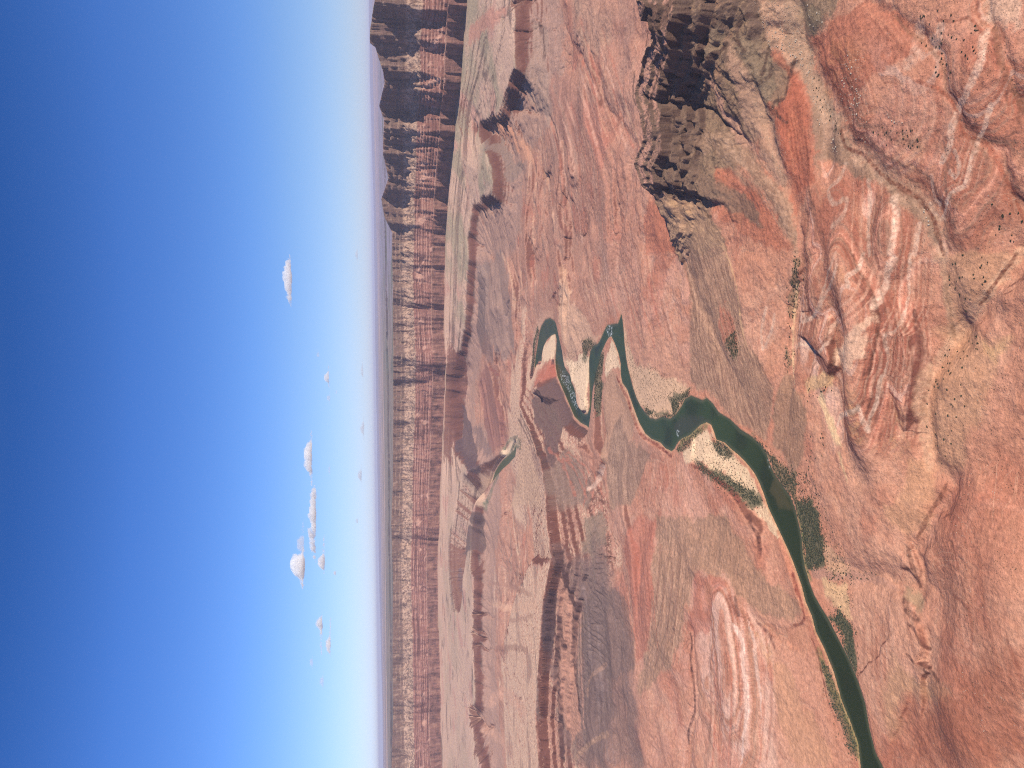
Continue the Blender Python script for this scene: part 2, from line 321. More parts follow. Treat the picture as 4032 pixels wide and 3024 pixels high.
# ---------------------------------------------------------------- running water cuts gullies (stream power on the grid)
NB = [(-1, -1), (-1, 0), (-1, 1), (0, -1), (0, 1), (1, -1), (1, 0), (1, 1)]
def erode(H, X, Y, R_h, dRv, soft_m, IE, iters, K0, seed, bins=12):
    Hs = H[:IE].copy(); xs, ys = X[:IE], Y[:IE]; n, mcol = Hs.shape
    dist = []
    for di, dj in NB:
        xx = np.roll(xs, (-di, -dj), (0, 1)); yy = np.roll(ys, (-di, -dj), (0, 1))
        dist.append(np.sqrt((xx - xs) ** 2 + (yy - ys) ** 2).astype(f4))
    idx = np.arange(n * mcol, dtype=np.int32).reshape(n, mcol)
    offs = [di * mcol + dj for di, dj in NB]
    dr = np.gradient(R_h[:IE], axis=0); area = (dr * R_h[:IE] * (AZ1 - AZ0) / (mcol - 1)).astype(f4).ravel()
    fixed = (dRv[:IE] < 4); fixed[:2] = fixed[-2:] = True; fixed[:, :2] = fixed[:, -2:] = True
    K = K0 * sst(1100, 3400, R_h[:IE]) ** .6 * (1 + .7 * sst(2800, 4200, R_h[:IE])) * (1 - .85 * soft_m[:IE]) * (.7 + .6 * fbm(xs, ys, 800, 2, 151)) * sst(0, 120, dRv[:IE])
    rng = np.random.RandomState(seed); acc = None
    for it in range(iters):
        best = np.zeros_like(Hs); rec = idx.copy(); lo = np.full_like(Hs, 1e9)
        Hj = Hs + rng.rand(n, mcol).astype(f4) * .05
        for (di, dj), dd_, of_ in zip(NB, dist, offs):
            hn = np.roll(Hj, (-di, -dj), (0, 1)); s = (Hj - hn) / dd_
            m_ = s > best; np.maximum(best, s, out=best); np.copyto(rec, idx + of_, where=m_)
            np.minimum(lo, hn, out=lo)
        rec[fixed] = idx[fixed]; rr_ = rec.ravel()
        S = area.copy(); P = rr_.copy(); root = rr_ == idx.ravel()
        for k in range(bins):
            live = np.flatnonzero(~root)
            S = S + np.bincount(P[live], weights=S[live], minlength=S.size).astype(f4)
            root = root | root[P] | (P[P] == P); P = P[P]
        acc = S.reshape(n, mcol)
        hr = Hs.ravel()[rr_].reshape(n, mcol)
        new = Hs - np.minimum(K * np.sqrt(acc) * best, np.maximum(Hs - hr, 0) * .75)
        pit = (rec == idx) & ~fixed
        new[pit] = np.minimum(lo[pit] + .02, Hs[pit] + 2.5)
        av = (np.roll(new, 1, 0) + np.roll(new, -1, 0) + np.roll(new, 1, 1) + np.roll(new, -1, 1)) * .25
        new = mix(new, av, sst(.9, 1.6, best) * .25 + (.02 if bins > 10 else .06))
        Hs = np.where(fixed, Hs, new).astype(f4)
    out = H.copy(); wgt = sst(0, 40, np.arange(IE)[::-1].astype(f4))[:, None]
    out[:IE] = mix(H[:IE], Hs, wgt)
    A = np.zeros_like(H); A[:IE] = acc
    return out, A
H0 = H
IE = N1 + 10
H, ACC = erode(H, X, Y, R_h, dRv, smooth_m, IE, 44, .0034, 3)
if 1: print('erosion', time.time() - T0, float((H0 - H)[:IE].mean()), float((H0 - H).max()), float(ACC.max()))
LACC = np.log10(ACC + 1).astype(f4)

# ---------------------------------------------------------------- full resolution
def up2(a, n1=None):
    def ax0(a):
        out = np.empty((a.shape[0] * 2 - 1,) + a.shape[1:], f4); out[::2] = a; out[1::2] = (a[1:] + a[:-1]) * .5; return out
    return ax0(ax0(a.astype(f4)).T.copy()).T.copy()
az_f = np.linspace(AZ0, AZ1, NA * 2 - 1).astype(f4)
R_f = up2(R_h); A_f = np.repeat(az_f[None, :], R_f.shape[0], 0); Xf = R_f * np.sin(A_f); Yf = R_f * np.cos(A_f)
Z = up2(H); DR = up2(dRv); LA = up2(LACC); SM = up2(smooth_m); BM = up2(butte_m); CM = up2(cuesta_m); SP = up2(spur_m); RT = up2(rT); WRR = up2(rr)
OFF = off_of(A_f); RW = rW_of(A_f); ZR = zrim_of(A_f)
NR, NC = Z.shape
if 1: print('up', NR, NC, time.time() - T0)
Z += sst(20, 120, DR) * (R_f < 9500) * (1 - .8 * SM) * fbm(Xf, Yf, 30, 3, 171, .6) * 1.3
Z, AC2 = erode(Z, Xf, Yf, R_f, DR, SM, 2 * N1, 9, .0058, 5, 10)
LA = np.maximum(LA, 0); LB = np.log10(AC2 + 1).astype(f4)
print('fine erosion', time.time() - T0)
# far wall
IW = 2 * (N1 - 60)
def wall():
    x, y, r, az = Xf[IW:], Yf[IW:], R_f[IW:], A_f[IW:]
    rw, ofs, zr = RW[IW:], OFF[IW:], ZR[IW:]
    s = az * 10000.0                                   # metres along the wall
    but = (ridged(s, r * .25, 700, 3, 201, .5) - .55) * 330 * (.65 + 1.1 * fbm(s, s * 0 + 5, 1500, 3, 203)) + fbm(s, s * 0 + 2, 2400, 2, 205) * 160 + fbm(s, r * .4, 210, 4, 211) * 70 + (np.abs(pn(s / 70, r / 300, 221)) - .25) * 32
    d = rw - r + but                                   # distance in front of the rim
    q = np.clip(d / 720, -1, 2)
    # big recesses and the lower plinth: redwall follows the buttresses less than the rim does
    d2 = rw - r + but * .75 - 40
    k = lambda a, b, zz0, zz1, dd_: mix(zz1, zz0, np.clip((dd_ - a) / (b - a), 0, 1))
    nz = fbm(s, r, 90, 3, 231) * 14
    zt = np.interp(d, [-60, 0, 8, 38, 46, 80, 88], [0, 0, .24, .40, .66, .80, 1])        # 0 rim .. 1 foot of upper cliffs
    z985 = 985 + ofs; z831 = 831 + ofs; z600 = 600 + ofs; z430 = 430 + ofs
    z = mix(zr + np.maximum(-d, 0) * 0.0, z985, zt)
    z = np.where(d > 90, mix(z985, z831, np.clip((d - 90) / 150, 0, 1) ** .8), z)
    z = np.where(d > 240, mix(z831, z600, np.clip((d - 240) / 260, 0, 1)), z)
    z = np.where(d > 500, z600, z)
    d2 = np.where(d > 420, d2, np.minimum(d2, 499))
    z = np.where(d2 > 520, mix(z600, z430, np.clip((d2 - 520) / 34, 0, 1)), z)
    # ledges in the red middle beds
    t = (z - z600) / (z831 - z600); led = (t > .01) & (t < .99)
    n = 7.0; tt = t * n + nz * .012; fr = tt - np.floor(tt); fr2 = np.where(fr < .55, fr * .35, .19 + (fr - .55) * 1.8)
    z = np.where(led, z600 + (np.floor(tt) + fr2 - nz * .012) / n * (z831 - z600), z)
    # rough upper slope and chutes
    zu = sst(z831 - 20, z831 + 60, z) * sst(-10, 60, d)
    z = z + zu * (fbm(s, r, 55, 4, 241) * 16) * sst(0, 80, zr - z) + fbm(s, r, 24, 2, 251) * 3
    # plateau behind the rim
    deg = np.degrees(az); back = np.maximum(-d, 0)
    pl = 1128 + tab(az, [-36, -5, 10, 36], [60, 0, 10, 0]) + fbm(x, y, 1500, 4, 261) * 14
    pl = pl + 34 * sst(0, 1, (r - 15800 - fbm(x, y, 2500, 4, 271) * 1300) / 220) * sst(28000, 20000, r) - 50 * sst(20000, 90000, r)
    pl += fbm(x, y, 9000, 4, 275) * 40 * sst(22000, 50000, r)
    z = np.where(d < 0, mix(zr + fbm(s, r, 130, 3, 281) * 9 * sst(0, 40, back), pl, sst(0, 900, back - 60)), z)
    # distant hills
    hs = tab(az, [-36, -27, -20, -10, 0, 8, 14, 20, 27, 36], [-.32, -.30, -.16, -.07, -.03, -.02, .0, .10, .13, .12])
    hz = CAM_H + 118000 * np.tan(np.radians(hs)) + fbm(az * 60000, az * 0 + 3, 9000, 6, 291) * 130
    z = mix(z, hz, sst(86000, 118000, r))
    h2 = CAM_H + 62000 * np.tan(np.radians(hs - .18)) + fbm(az * 60000, az * 0 + 9, 6000, 6, 301) * 110
    z = np.maximum(z, mix(z, h2, np.exp(-((r - 62000) / 9000) ** 2)))
    foot = Z[IW:]
    inw = d2 > 554
    return np.where(inw, np.minimum(foot, z430), z), d, d2, inw
zw, dW, d2W, inw = wall()
# talus cones below the redwall joins the apron smoothly
lift = np.clip(1 - (d2W - 554) / 260, 0, 1) ** 1.6
zlow = mix(Z[IW:], np.maximum(Z[IW:], 430 + OFF[IW:]), np.where(inw, lift, 0) * (R_f[IW:] > RW[IW:] - 1400))
Z[IW:] = np.where(inw, zlow, zw)
WALL = np.zeros_like(Z); WALL[IW:] = np.where(inw, 0, 1)
if 1: print('wall', time.time() - T0)
# lower dark cliff band sharpened at full resolution
edge = WRR - RT + fbm(Xf, Yf, 60, 3, 311) * 10
TB = np.exp(-((edge - 8) / 34) ** 2) * (R_f > 5000) * (DR > 150)
def crest_at(x, y, items, warp, wl):
    pts = [at(g_, a_, b_, z_) for g_, a_, b_, z_ in items]; zs = [q[3] for q in items]
    xx = x + fbm(x, y, 160, 4, 77) * 40 * warp; yy = y + fbm(x, y, 160, 4, 88) * 40 * warp
    d, zc = seg_dist(xx, yy, pts, False, zs); pr = np.array([math.hypot(*p) for p in pts]); pa = np.array([math.atan2(*p) for p in pts]); o = np.argsort(pa)
    return d, zc, sst(-8, 8, np.interp(np.arctan2(xx, yy), pa[o], pr[o]) - np.sqrt(xx * xx + yy * yy))
mm = (Xf > 350) & (Xf < 2600) & (Yf > 1900) & (Yf < 4300)
x_, y_ = Xf[mm], Yf[mm]; d, zc, fr = crest_at(x_, y_, butte, 1.2, 1)
dd = d + (fbm(x_, y_, 70, 4, 1001) * 16 + (ridged(x_, y_, 60, 2, 1003) - .5) * 20) * sst(4, 50, d)
gap = sst(.1, .3, fbm(x_, y_, 170, 2, 1005))
fp1 = np.interp(dd, [-60, 0, 5, 52, 57, 100, 106, 122, 128, 160, 166, 205, 211, 250, 420, 900], [0, 0, 15, 28, 42, 54, 96, 104, 132, 144, 176, 190, 206, 216, 272, 380])
fp2 = np.interp(dd, [-60, 0, 5, 60, 100, 108, 150, 156, 190, 200, 250, 420, 900], [0, 0, 12, 32, 52, 104, 122, 158, 176, 196, 216, 272, 380])
zb_ = zc - mix(d * .55, mix(fp1, fp2, gap) * np.clip(zc / 345, .4, 1.3), fr); drop = (zc - zb_) * fr
bm_new = sst(-6, 4, zb_ - (Z[mm] - 400 * BM[mm])); keepz = Z[mm]
BDROP = np.zeros_like(Z); BDROP[mm] = drop / np.clip(zc / 345, .4, 1.3)
Z[mm] = np.where(BM[mm] > .02, mix(keepz, np.maximum(zb_, np.minimum(keepz, 70 + 0 * zb_)), sst(0, .6, BM[mm]) * sst(265, 215, BDROP[mm])), keepz)
mm = (Yf > 3000) & (R_f < 8200) & (Xf < 200)
x_, y_ = Xf[mm], Yf[mm]; d, zc, fr = crest_at(x_, y_, cuesta, .8, 1)
dd = d + fbm(x_, y_, 110, 4, 1011) * 18 * sst(4, 50, d) + (ridged(x_, y_, 90, 2, 1013) - .5) * 14 * sst(4, 50, d)
fp = np.interp(dd, [0, 10, 60, 70, 120, 130, 185, 195, 300, 520, 900, 1500], [0, 74, 92, 112, 128, 148, 164, 184, 206, 262, 300, 330]) * np.clip(zc / 300, .35, 1)
zq = zc - fp; wq = fr * sst(340, 240, d) * sst(.2, .8, CM[mm]); Z[mm] = mix(Z[mm], zq, wq)
# beds that stand out as ledges (cuesta scarp, butte, banded hills)
def ledge(Z, amount, step, sharp, seed, dipx=0.0, dipy=0.0):
    q = (Z + dipx * Xf + dipy * Yf + fbm(Xf, Yf, 300, 3, seed) * step * .35) / step
    f = q - np.floor(q); g = sst(.5 - sharp, .5 + sharp, f)
    return Z + amount * (g - f) * step
act = np.clip(CM * sst(60, 120, Z) * (WRR < RT - 800), 0, 1)
Z = mix(Z, ledge(Z, .0, 46, .10, 321, .02, .015), act * sst(225, 250, Z) * sst(-.35, .25, fbm(Xf, Yf, 300, 3, 325)))
Z = mix(Z, ledge(Z, .0, 30, .2, 331, .03, -.02), BM * sst(-.4, .2, fbm(Xf, Yf, 200, 2, 333)))
Z = mix(Z, ledge(Z, .10, 9, .3, 341, .03, .02), (1 - BM) * (1 - CM) * (1 - SM) * sst(60, 160, DR) * sst(5200, 3600, R_f))
Z = mix(Z, ledge(Z, .3, 24, .2, 351), (1 - BM) * (1 - CM) * sst(150, 300, DR) * sst(4200, 5200, R_f) * (1 - WALL) * sst(8800, 7600, R_f))
rough = sst(20, 120, DR) * (1 - .7 * SM) * (R_f < 14000)
Z = Z + rough * mix(.45, 1.1, sst(1500, 4000, R_f)) * (fbm(Xf, Yf, 38, 4, 361, .6) * 1.5 + (ridged(Xf, Yf, 46, 3, 371) - .5) * 2.0 * (BM * 1.5 + CM * 1.2 + 1))
Z = Z + BM * sst(100, 200, Z) * (ridged(Xf, Yf, 22, 3, 381, .6) - .5) * 4
Z = Z + fbm(Xf, Yf, 14, 2, 391) * .35 * sst(4, 20, DR) * (R_f < 4000)
# river bed and banks
Z = np.where(DR < 3, np.minimum(Z, -1 + DR * .2), np.maximum(Z, .9 + np.minimum(DR, 30) * .03))
Z = np.where((DR >= 3) & (DR < 25), np.minimum(Z, 1.2 + (DR - 3) * .35), Z)
Z = Z.astype(f4)
if 1: print('relief', time.time() - T0, float(np.nanmin(Z)), float(np.nanmax(Z)), np.isnan(Z).any())

# ---------------------------------------------------------------- rock colours
def lin(c):
    c = np.array(c, float) / 255; return np.where(c < .04045, c / 12.92, ((c + .055) / 1.055) ** 2.4)
KALB = 0.93
def C(*c): return (lin(c) * KALB).astype(f4)
gz0 = np.gradient(Z, axis=0) / np.maximum(np.gradient(R_f, axis=0), .01)
gz1 = np.gradient(Z, axis=1) / (R_f * (AZ1 - AZ0) / (NC - 1))
SL = np.sqrt(gz0 ** 2 + gz1 ** 2).astype(f4)
col = np.empty((NR, NC, 3), f4)
def put(c, wgt):
    global col
    col += (np.asarray(c, f4) - col) * np.clip(wgt, 0, 1)[..., None]
n1 = fbm(Xf, Yf, 420, 5, 401); n2 = fbm(Xf, Yf, 90, 4, 411, .6); n3 = fbm(Xf, Yf, 22, 3, 421, .6)
col[:] = C(206, 142, 116)
put(C(194, 122, 98), sst(.1, .6, n1 + n2 * .3) * .8); put(C(214, 156, 130), sst(.0, .5, -n1 + n2 * .6))
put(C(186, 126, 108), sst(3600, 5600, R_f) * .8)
# beds of the red shale, seen as bands that follow the contours
b = .85 * up2(H0) + .15 * up2(H) + .035 * Xf - .02 * Yf + n1 * 2
b1 = pn(b / 9.0, b * 0 + .5, 431); b2 = pn(b / 3.1, b * 0 + 7.5, 441); b3 = pn(b / 27.0, b * 0 + 3.5, 451)
def area_mask(items, soft):
    p = [march(Z, R_f, *q) for q in items]; q_ = np.array(p); o_ = np.zeros_like(Z)
    mm = (Xf > q_[:, 0].min() - 200) & (Xf < q_[:, 0].max() + 200) & (Yf > q_[:, 1].min() - 200) & (Yf < q_[:, 1].max() + 200)
    d = seg_dist(Xf[mm], Yf[mm], p, True); o_[mm] = sst(soft, -soft, np.where(inside(Xf[mm], Yf[mm], p), -d, d)); return o_
BA = np.maximum(area_mask(L(7, '250,250 800,300 1200,-60 1600,-60 1600,1300 1300,1700') + L(8, '880,60 900,500 830,900 800,1300 500,1280 300,1250 200,900 60,600 50,0') + L(7, '60,1500 250,1100 200,700'), 40),
                area_mask(L(6, '700,480 880,450 1040,640 1180,850 1220,1100 1180,1400 1250,1750 780,1750 760,1200'), 40))
BA = .12 + .88 * BA + .3 * sst(2300, 3200, R_f) * (1 - BA)
bandw = BA * sst(30, 120, DR) * (1 - SM) * (1 - BM) * (1 - .6 * CM) * (1 - WALL)
nearw = sst(4600, 2600, R_f)
put(C(216, 148, 124), sst(.05, .5, b1) * bandw * .7); put(C(182, 108, 88), sst(.05, .5, -b1) * bandw * .6)
put(C(150, 84, 70), sst(.15, .55, b2) * bandw * .35 * sst(.15, .5, SL)); put(C(222, 160, 138), sst(.2, .6, -b2) * bandw * .4)
b4 = pn(b / 1.7, b * 0 + 11.5, 443); b5 = pn(b / 5.2, b * 0 + 13.5, 445)
fine = bandw * sst(6500, 3500, R_f) * sst(.05, .25, SL)
put(C(140, 82, 68), sst(.12, .42, b4) * fine * .55); put(C(228, 176, 152), sst(.2, .5, -b4) * fine * .4); put(C(156, 88, 70), sst(.22, .45, b5) * fine * .6)
white = sst(.34, .5, b3) * sst(.1, .4, b1 + .25)
white = np.maximum(white * .55, sst(1.7, .9, np.abs((b % 47.0) - 31) ) * .45)
put(C(226, 192, 178), white * bandw * nearw * sst(-.35, .1, n1 + .2))
put(C(212, 156, 112), sst(.25, .6, fbm(Xf, Yf, 260, 4, 461)) * sst(.35, .15, SL) * bandw * nearw * .8)
put(C(170, 84, 62), sst(.3, .7, SL) * bandw * .35)
# middle distance: slopes streaked grey and rose
put(C(172, 130, 116), sst(.1, .5, fbm(Xf + wx.mean(), Yf, 500, 5, 471)) * sst(3000, 4500, R_f) * .7)
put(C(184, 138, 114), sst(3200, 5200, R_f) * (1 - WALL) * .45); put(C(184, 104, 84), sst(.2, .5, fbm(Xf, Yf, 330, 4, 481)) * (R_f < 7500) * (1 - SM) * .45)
# watercourses
put(C(186, 148, 126), sst(3.9, 4.7, LA) * (1 - WALL) * sst(.5, .2, SL) * .8)
put(C(222, 178, 150), sst(2.5, 3.3, LB) * (1 - sst(3.6, 4.2, LA)) * (1 - WALL) * (1 - BM) * .42 * sst(-.2, .3, n2 + .1)); put(C(132, 86, 74), sst(3.0, 3.6, LB) * sst(.05, .3, n1 + n2 * .4) * (1 - WALL) * (1 - BM) * sst(2400, 3400, R_f) * .7); put(C(150, 92, 78), sst(1.75, 1.25, LB) * sst(.12, .4, SL) * (1 - WALL) * (R_f < 8000) * .25)
# apron: pale grey-green and tan slopes
aprw = sst(-60, 60, WRR - RT + 500 + n2 * 120) * (1 - WALL) * (R_f > 4500)
put(C(176, 138, 122), aprw * .85)
up_ = sst(-5, 12, edge) * (1 - WALL) * (R_f > 5000)
put(C(204, 166, 144), up_); put(C(168, 150, 126), up_ * (.35 + .65 * sst(-.05, .12, A_f)) * sst(-.05, .35, fbm(Xf, Yf, 900, 4, 491) + .1))
put(C(198, 150, 132), up_ * sst(.15, .5, fbm(Xf, Yf, 500, 4, 501)))
lb = pn((Z - OFF) / 12.0, Z * 0 + 1.5, 511)
put(C(120, 96, 86), up_ * sst(.12, .3, lb) * sst(.12, .3, SL) * .8)
sA0 = A_f * 10000
put(C(104, 84, 78), up_ * sst(.18, .32, pn(sA0 / 230 + n1, (Z - OFF) / 7, 513) + .25 * n3) * .7 * sst(-.1, .35, fbm(Xf, Yf, 700, 3, 519))); put(C(214, 178, 150), up_ * sst(.3, .5, -pn(sA0 / 400, (Z - OFF) / 11, 515)) * .5)
put(C(88, 66, 64), TB * sst(.12, .3, SL)); put(C(62, 46, 46), TB * sst(.15, .45, SL) * sst(0, .3, pn(sA0 / 16, Z / 60, 517)) * .8)
# cuesta: tan dip slope, dark brown beds on the scarp
put(C(222, 180, 150), CM * (1 - WALL) * sst(.35, .15, SL) * (WRR < RT)); put(C(168, 132, 116), CM * sst(.1, .5, fbm(Xf, Yf, 380, 4, 521)) * sst(.35, .2, SL) * .8)
put(C(176, 128, 110), CM * sst(.35, .6, SL)); put(C(100, 74, 70), CM * sst(.7, 1.0, SL)); put(C(92, 66, 60), CM * sst(.1, .3, pn((Z + n2 * 3) / 11, n1, 537)) * sst(.2, .5, SL) * .8); put(C(178, 122, 106), CM * sst(.5, .3, SL) * sst(.2, .3, SL) * .6)
# butte: rose ledges, brown-black cliffs
put(C(186, 138, 122), BM); put(C(142, 116, 96), BM * sst(50, 75, BDROP + n3 * 12)); put(C(164, 124, 100), BM * sst(.1, .4, n2) * sst(50, 75, BDROP) * .6); put(C(150, 122, 100), BM * sst(150, 110, Z) * .7)
zb = Z + n1 * 10 + .05 * Xf
put(C(112, 88, 76), BM * sst(.08, .3, pn(zb / 7, n1, 533)) * sst(.25, .5, SL) * .8)
put(C(112, 90, 80), BM * sst(.62, .95, SL + n3 * .2)); put(C(150, 118, 98), BM * sst(.3, .6, n3) * .4)
# sharp cliffs anywhere darkened: varnish plus painted-in shade the frontal sun leaves out
put(C(116, 70, 60), (1 - WALL) * (1 - BM) * sst(.5, .85, SL + n3 * .12) * sst(24, 55, DR) * .85)
# the far wall, bed by bed
s = Z - OFF; nn = n2 * 14 + n3 * 9 + fbm(Yf * 0 + A_f * 10000, Yf * 0, 900, 3, 545) * 22; s = s + nn
W = WALL * (dW.shape[0] and 1); 
inW = np.zeros_like(Z); inW[IW:] = np.where((dW > -5) & ~inw, 1, 0)
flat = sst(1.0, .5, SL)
wc = np.empty_like(col); keep = col.copy(); col[:] = C(120, 92, 82)
sA = Yf * 0 + A_f * 10000
vst = pn(sA / 26, Z / 160, 541) + .6 * pn(sA / 11, Z / 90, 542)
vst = vst * .6 + fbm(sA, Z * 1.5, 90, 4, 543) * .9; put(C(114, 92, 82), sst(.1, .5, vst)); put(C(158, 130, 112), sst(.15, .6, -vst) * .8)
up1 = sst(978, 992, s)
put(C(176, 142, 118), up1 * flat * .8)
coco = sst(826, 836, s) * (1 - up1)
put(C(186, 152, 130), coco * sst(-.25, .25, n3 + n2 * .8 + .1)); put(C(112, 92, 84), coco * sst(.15, .5, vst) * .6)
sup = sst(596, 604, s) * (1 - sst(826, 836, s))
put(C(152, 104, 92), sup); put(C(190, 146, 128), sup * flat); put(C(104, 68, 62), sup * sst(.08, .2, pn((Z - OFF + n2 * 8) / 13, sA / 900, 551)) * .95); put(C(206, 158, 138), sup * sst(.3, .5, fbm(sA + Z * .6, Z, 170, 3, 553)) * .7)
redw = (1 - sst(596, 604, s))
put(C(134, 94, 84), redw); put(C(100, 72, 66), redw * sst(.1, .5, vst)); put(C(166, 124, 106), redw * sst(.1, .5, -vst) * .6)
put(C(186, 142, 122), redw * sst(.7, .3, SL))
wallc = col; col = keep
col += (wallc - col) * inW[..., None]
# plateau, painted desert, distant hills
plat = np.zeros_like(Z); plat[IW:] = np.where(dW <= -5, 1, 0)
put(C(146, 130, 118), plat); put(C(150, 140, 156), plat * sst(.03, .2, A_f)); put(C(118, 116, 104), plat * sst(.0, .4, fbm(Xf, Yf, 1200, 4, 561)))  # right-hand lavender is haze tinted into the ground colour
put(C(84, 72, 72), plat * sst(.05, .12, SL) * sst(11500, 13500, R_f) * (R_f < 30000) * .9)
strk = fbm(Xf * .25, Yf, 5200, 5, 571)
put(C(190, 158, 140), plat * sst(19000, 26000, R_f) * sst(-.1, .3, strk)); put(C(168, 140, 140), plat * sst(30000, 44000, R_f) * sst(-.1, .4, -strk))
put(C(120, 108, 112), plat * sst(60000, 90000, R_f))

# painted ground regions from the survey: outline, colour, strength, edge softness
def REGION(items, c, k=1.0, soft=14, amp=16, sc=60, seed=600):
    p = [march(Z, R_f, *q) for q in items]
    P_ = np.array(p); pad = 90 + soft + amp
    r_ = np.hypot(P_[:, 0], P_[:, 1]); fac = max(.8, r_.mean() / 2500)
    mm = (Xf > P_[:, 0].min() - pad) & (Xf < P_[:, 0].max() + pad) & (Yf > P_[:, 1].min() - pad) & (Yf < P_[:, 1].max() + pad)
    xs, ys = Xf[mm], Yf[mm]
    xw = xs + fbm(xs, ys, sc * 1.6 * fac, 6, seed, .62) * amp * fac * 3.2; yw = ys + fbm(xs, ys, sc * 1.6 * fac, 6, seed + 5, .62) * amp * fac * 3.2
    d = seg_dist(xw, yw, p, True); d = np.where(inside(xw, yw, p), -d, d)
    ww = sst(soft * fac, -soft * fac, d) * k
    return mm, ww.astype(f4), xs, ys, p
def paint(items, c, k=1.0, soft=10, amp=12, sc=60, seed=600, streak=None, guard=True):
    mm, ww, xs, ys, p = REGION(items, c, k, soft, amp, sc, seed)
    if guard: ww = ww * sst(1, 8, DR[mm])
    base = np.asarray(c, f4)[None, :]
    if streak is not None:
        (fx, fy), c2, wl = streak
        fx_, fy_ = march(Z, R_f, *fx), march(Z, R_f, *fy); dx, dy = fy_[0] - fx_[0], fy_[1] - fx_[1]; n = math.hypot(dx, dy); dx /= n; dy /= n
        u_ = xs * dx + ys * dy; v_ = -xs * dy + ys * dx; v_ = v_ + fbm(xs, ys, 140, 3, seed + 9) * wl * 2.2
        sn = 1 - np.abs(pn(v_ / wl, u_ / (wl * 14), seed + 11)) * 2 ; sn = sst(.5, .95, sn) + .6 * sst(.45, .95, 1 - np.abs(pn(v_ / wl * 2.3, u_ / (wl * 9), seed + 13)) * 2)
        base = base + (np.asarray(c2, f4) - base) * (np.clip(sn, 0, 1))[:, None] - (base * .22) * sst(.2, .6, pn(v_ / wl * .9, u_ / (wl * 16), seed + 17))[:, None]
    col[mm] += (base - col[mm]) * ww[:, None]
def line(items, c, wpx, k=.8, amp=.5, guard=True):
    if len(items) > 2 and len({q[0] for q in items}) == 1:
        n_ = len(items); g_ = items[0][0]; a_ = np.array([q[1:] for q in items], float); t_ = np.linspace(0, n_ - 1, (n_ - 1) * 4 + 1); i_ = np.minimum(t_.astype(int), n_ - 2); f_ = (t_ - i_)[:, None]
        p0, p1, p2, p3 = a_[np.maximum(i_ - 1, 0)], a_[i_], a_[i_ + 1], a_[np.minimum(i_ + 2, n_ - 1)]
        a_ = .5 * (2 * p1 + (p2 - p0) * f_ + (2 * p0 - 5 * p1 + 4 * p2 - p3) * f_ ** 2 + (3 * p1 - p0 - 3 * p2 + p3) * f_ ** 3); items = [(g_, u_, v_) for u_, v_ in a_]
    p = [march(Z, R_f, *q) for q in items]; P_ = np.array(p)
    r_ = np.hypot(P_[:, 0], P_[:, 1]).mean(); wd = wpx * math.hypot(r_, CAM_H) / LENS_F; pad = wd * 5 + 10
    mm = (Xf > P_[:, 0].min() - pad) & (Xf < P_[:, 0].max() + pad) & (Yf > P_[:, 1].min() - pad) & (Yf < P_[:, 1].max() + pad)
    xs, ys = Xf[mm], Yf[mm]; sc_ = max(r_ / 90, 12)
    d = seg_dist(xs + fbm(xs, ys, sc_ * 2, 4, 951) * sc_ * .15, ys + fbm(xs, ys, sc_ * 2, 4, 953) * sc_ * .15, p)
    ww = sst(1.0, .45, d / (wd * (.8 + amp * .45 * fbm(xs, ys, sc_ * 1.3, 3, 955) * 1.6))) * k * (.75 + .6 * fbm(xs, ys, sc_ * .6, 2, 957))
    if guard: ww = ww * sst(1, 8, DR[mm])
    col[mm] += (np.asarray(c, f4) - col[mm]) * np.clip(ww, 0, 1)[:, None]
# deep red slopes
paint(L(7, '-60,250 90,300 170,620 200,900 190,1150 60,1430 30,1500 -10,1100 -80,700'), C(182, 100, 78), .6)
paint(L(7, '130,250 250,200 420,60 520,-20 760,100 900,300 760,400 560,500 420,660 330,760 230,560'), C(182, 98, 76), .6)
paint(L(4, '860,1100 960,1120 1100,1260 1150,1370 1040,1340 900,1260 850,1180'), C(190, 106, 82), .7)
paint(L(4, '420,1300 540,1450 620,1659 400,1659 380,1450'), C(196, 112, 86), .7)
paint(L(4, '1100,1250 1250,1400 1330,1600 1290,1659 1000,1500 880,1420 830,1330'), C(190, 106, 80), .6)
paint(L(4, '1330,480 1450,560 1480,800 1500,1200 1380,1280 1300,1000 1200,760 1240,620'), C(182, 98, 74), .65)
# grey fans and debris slopes
GF = C(142, 112, 96)
paint(L(4, '740,1010 900,960 1000,1060 1130,1200 1240,1380 1340,1600 1385,1659 1360,1300 1290,1250 1190,1130 1000,880 860,850 760,880'), C(142, 112, 94), .85, streak=(((4, 800, 900), (4, 1300, 1500)), C(176, 142, 120), 14))
paint(L(4, '720,1100 860,1160 960,1230 1100,1330 1170,1490 1040,1430 860,1330 740,1250'), C(136, 108, 92), .85)
paint(L(4, '460,1330 560,1500 600,1659 930,1659 860,1450 720,1310'), GF, .95, streak=(((4, 520, 1350), (4, 800, 1659)), C(188, 150, 120), 12), seed=620)
paint(L(5, '620,-20 700,300 690,560 705,850 860,950 960,1080 1075,1160 1190,1200 1225,960 1230,880 1150,720 1040,560 1000,250 930,-20'), C(150, 114, 98), .9, streak=(((5, 760, 0), (5, 1050, 900)), C(192, 150, 124), 13), seed=640)
paint(L(5, '1330,760 1260,900 1225,1050 1240,1250 1350,1430 1420,1400 1450,1150 1440,960 1370,850'), C(156, 118, 98), .9, streak=(((5, 1330, 800), (5, 1330, 1350)), C(180, 140, 116), 9), seed=660)
paint(L(5, '880,480 930,620 990,660 1000,560 980,430 920,330 870,300'), C(192, 118, 96), .8)
paint(L(4, '1150,380 1300,440 1340,560 1300,660 1230,680 1150,600 1030,400 1000,200 1100,260'), C(140, 120, 100), .8)
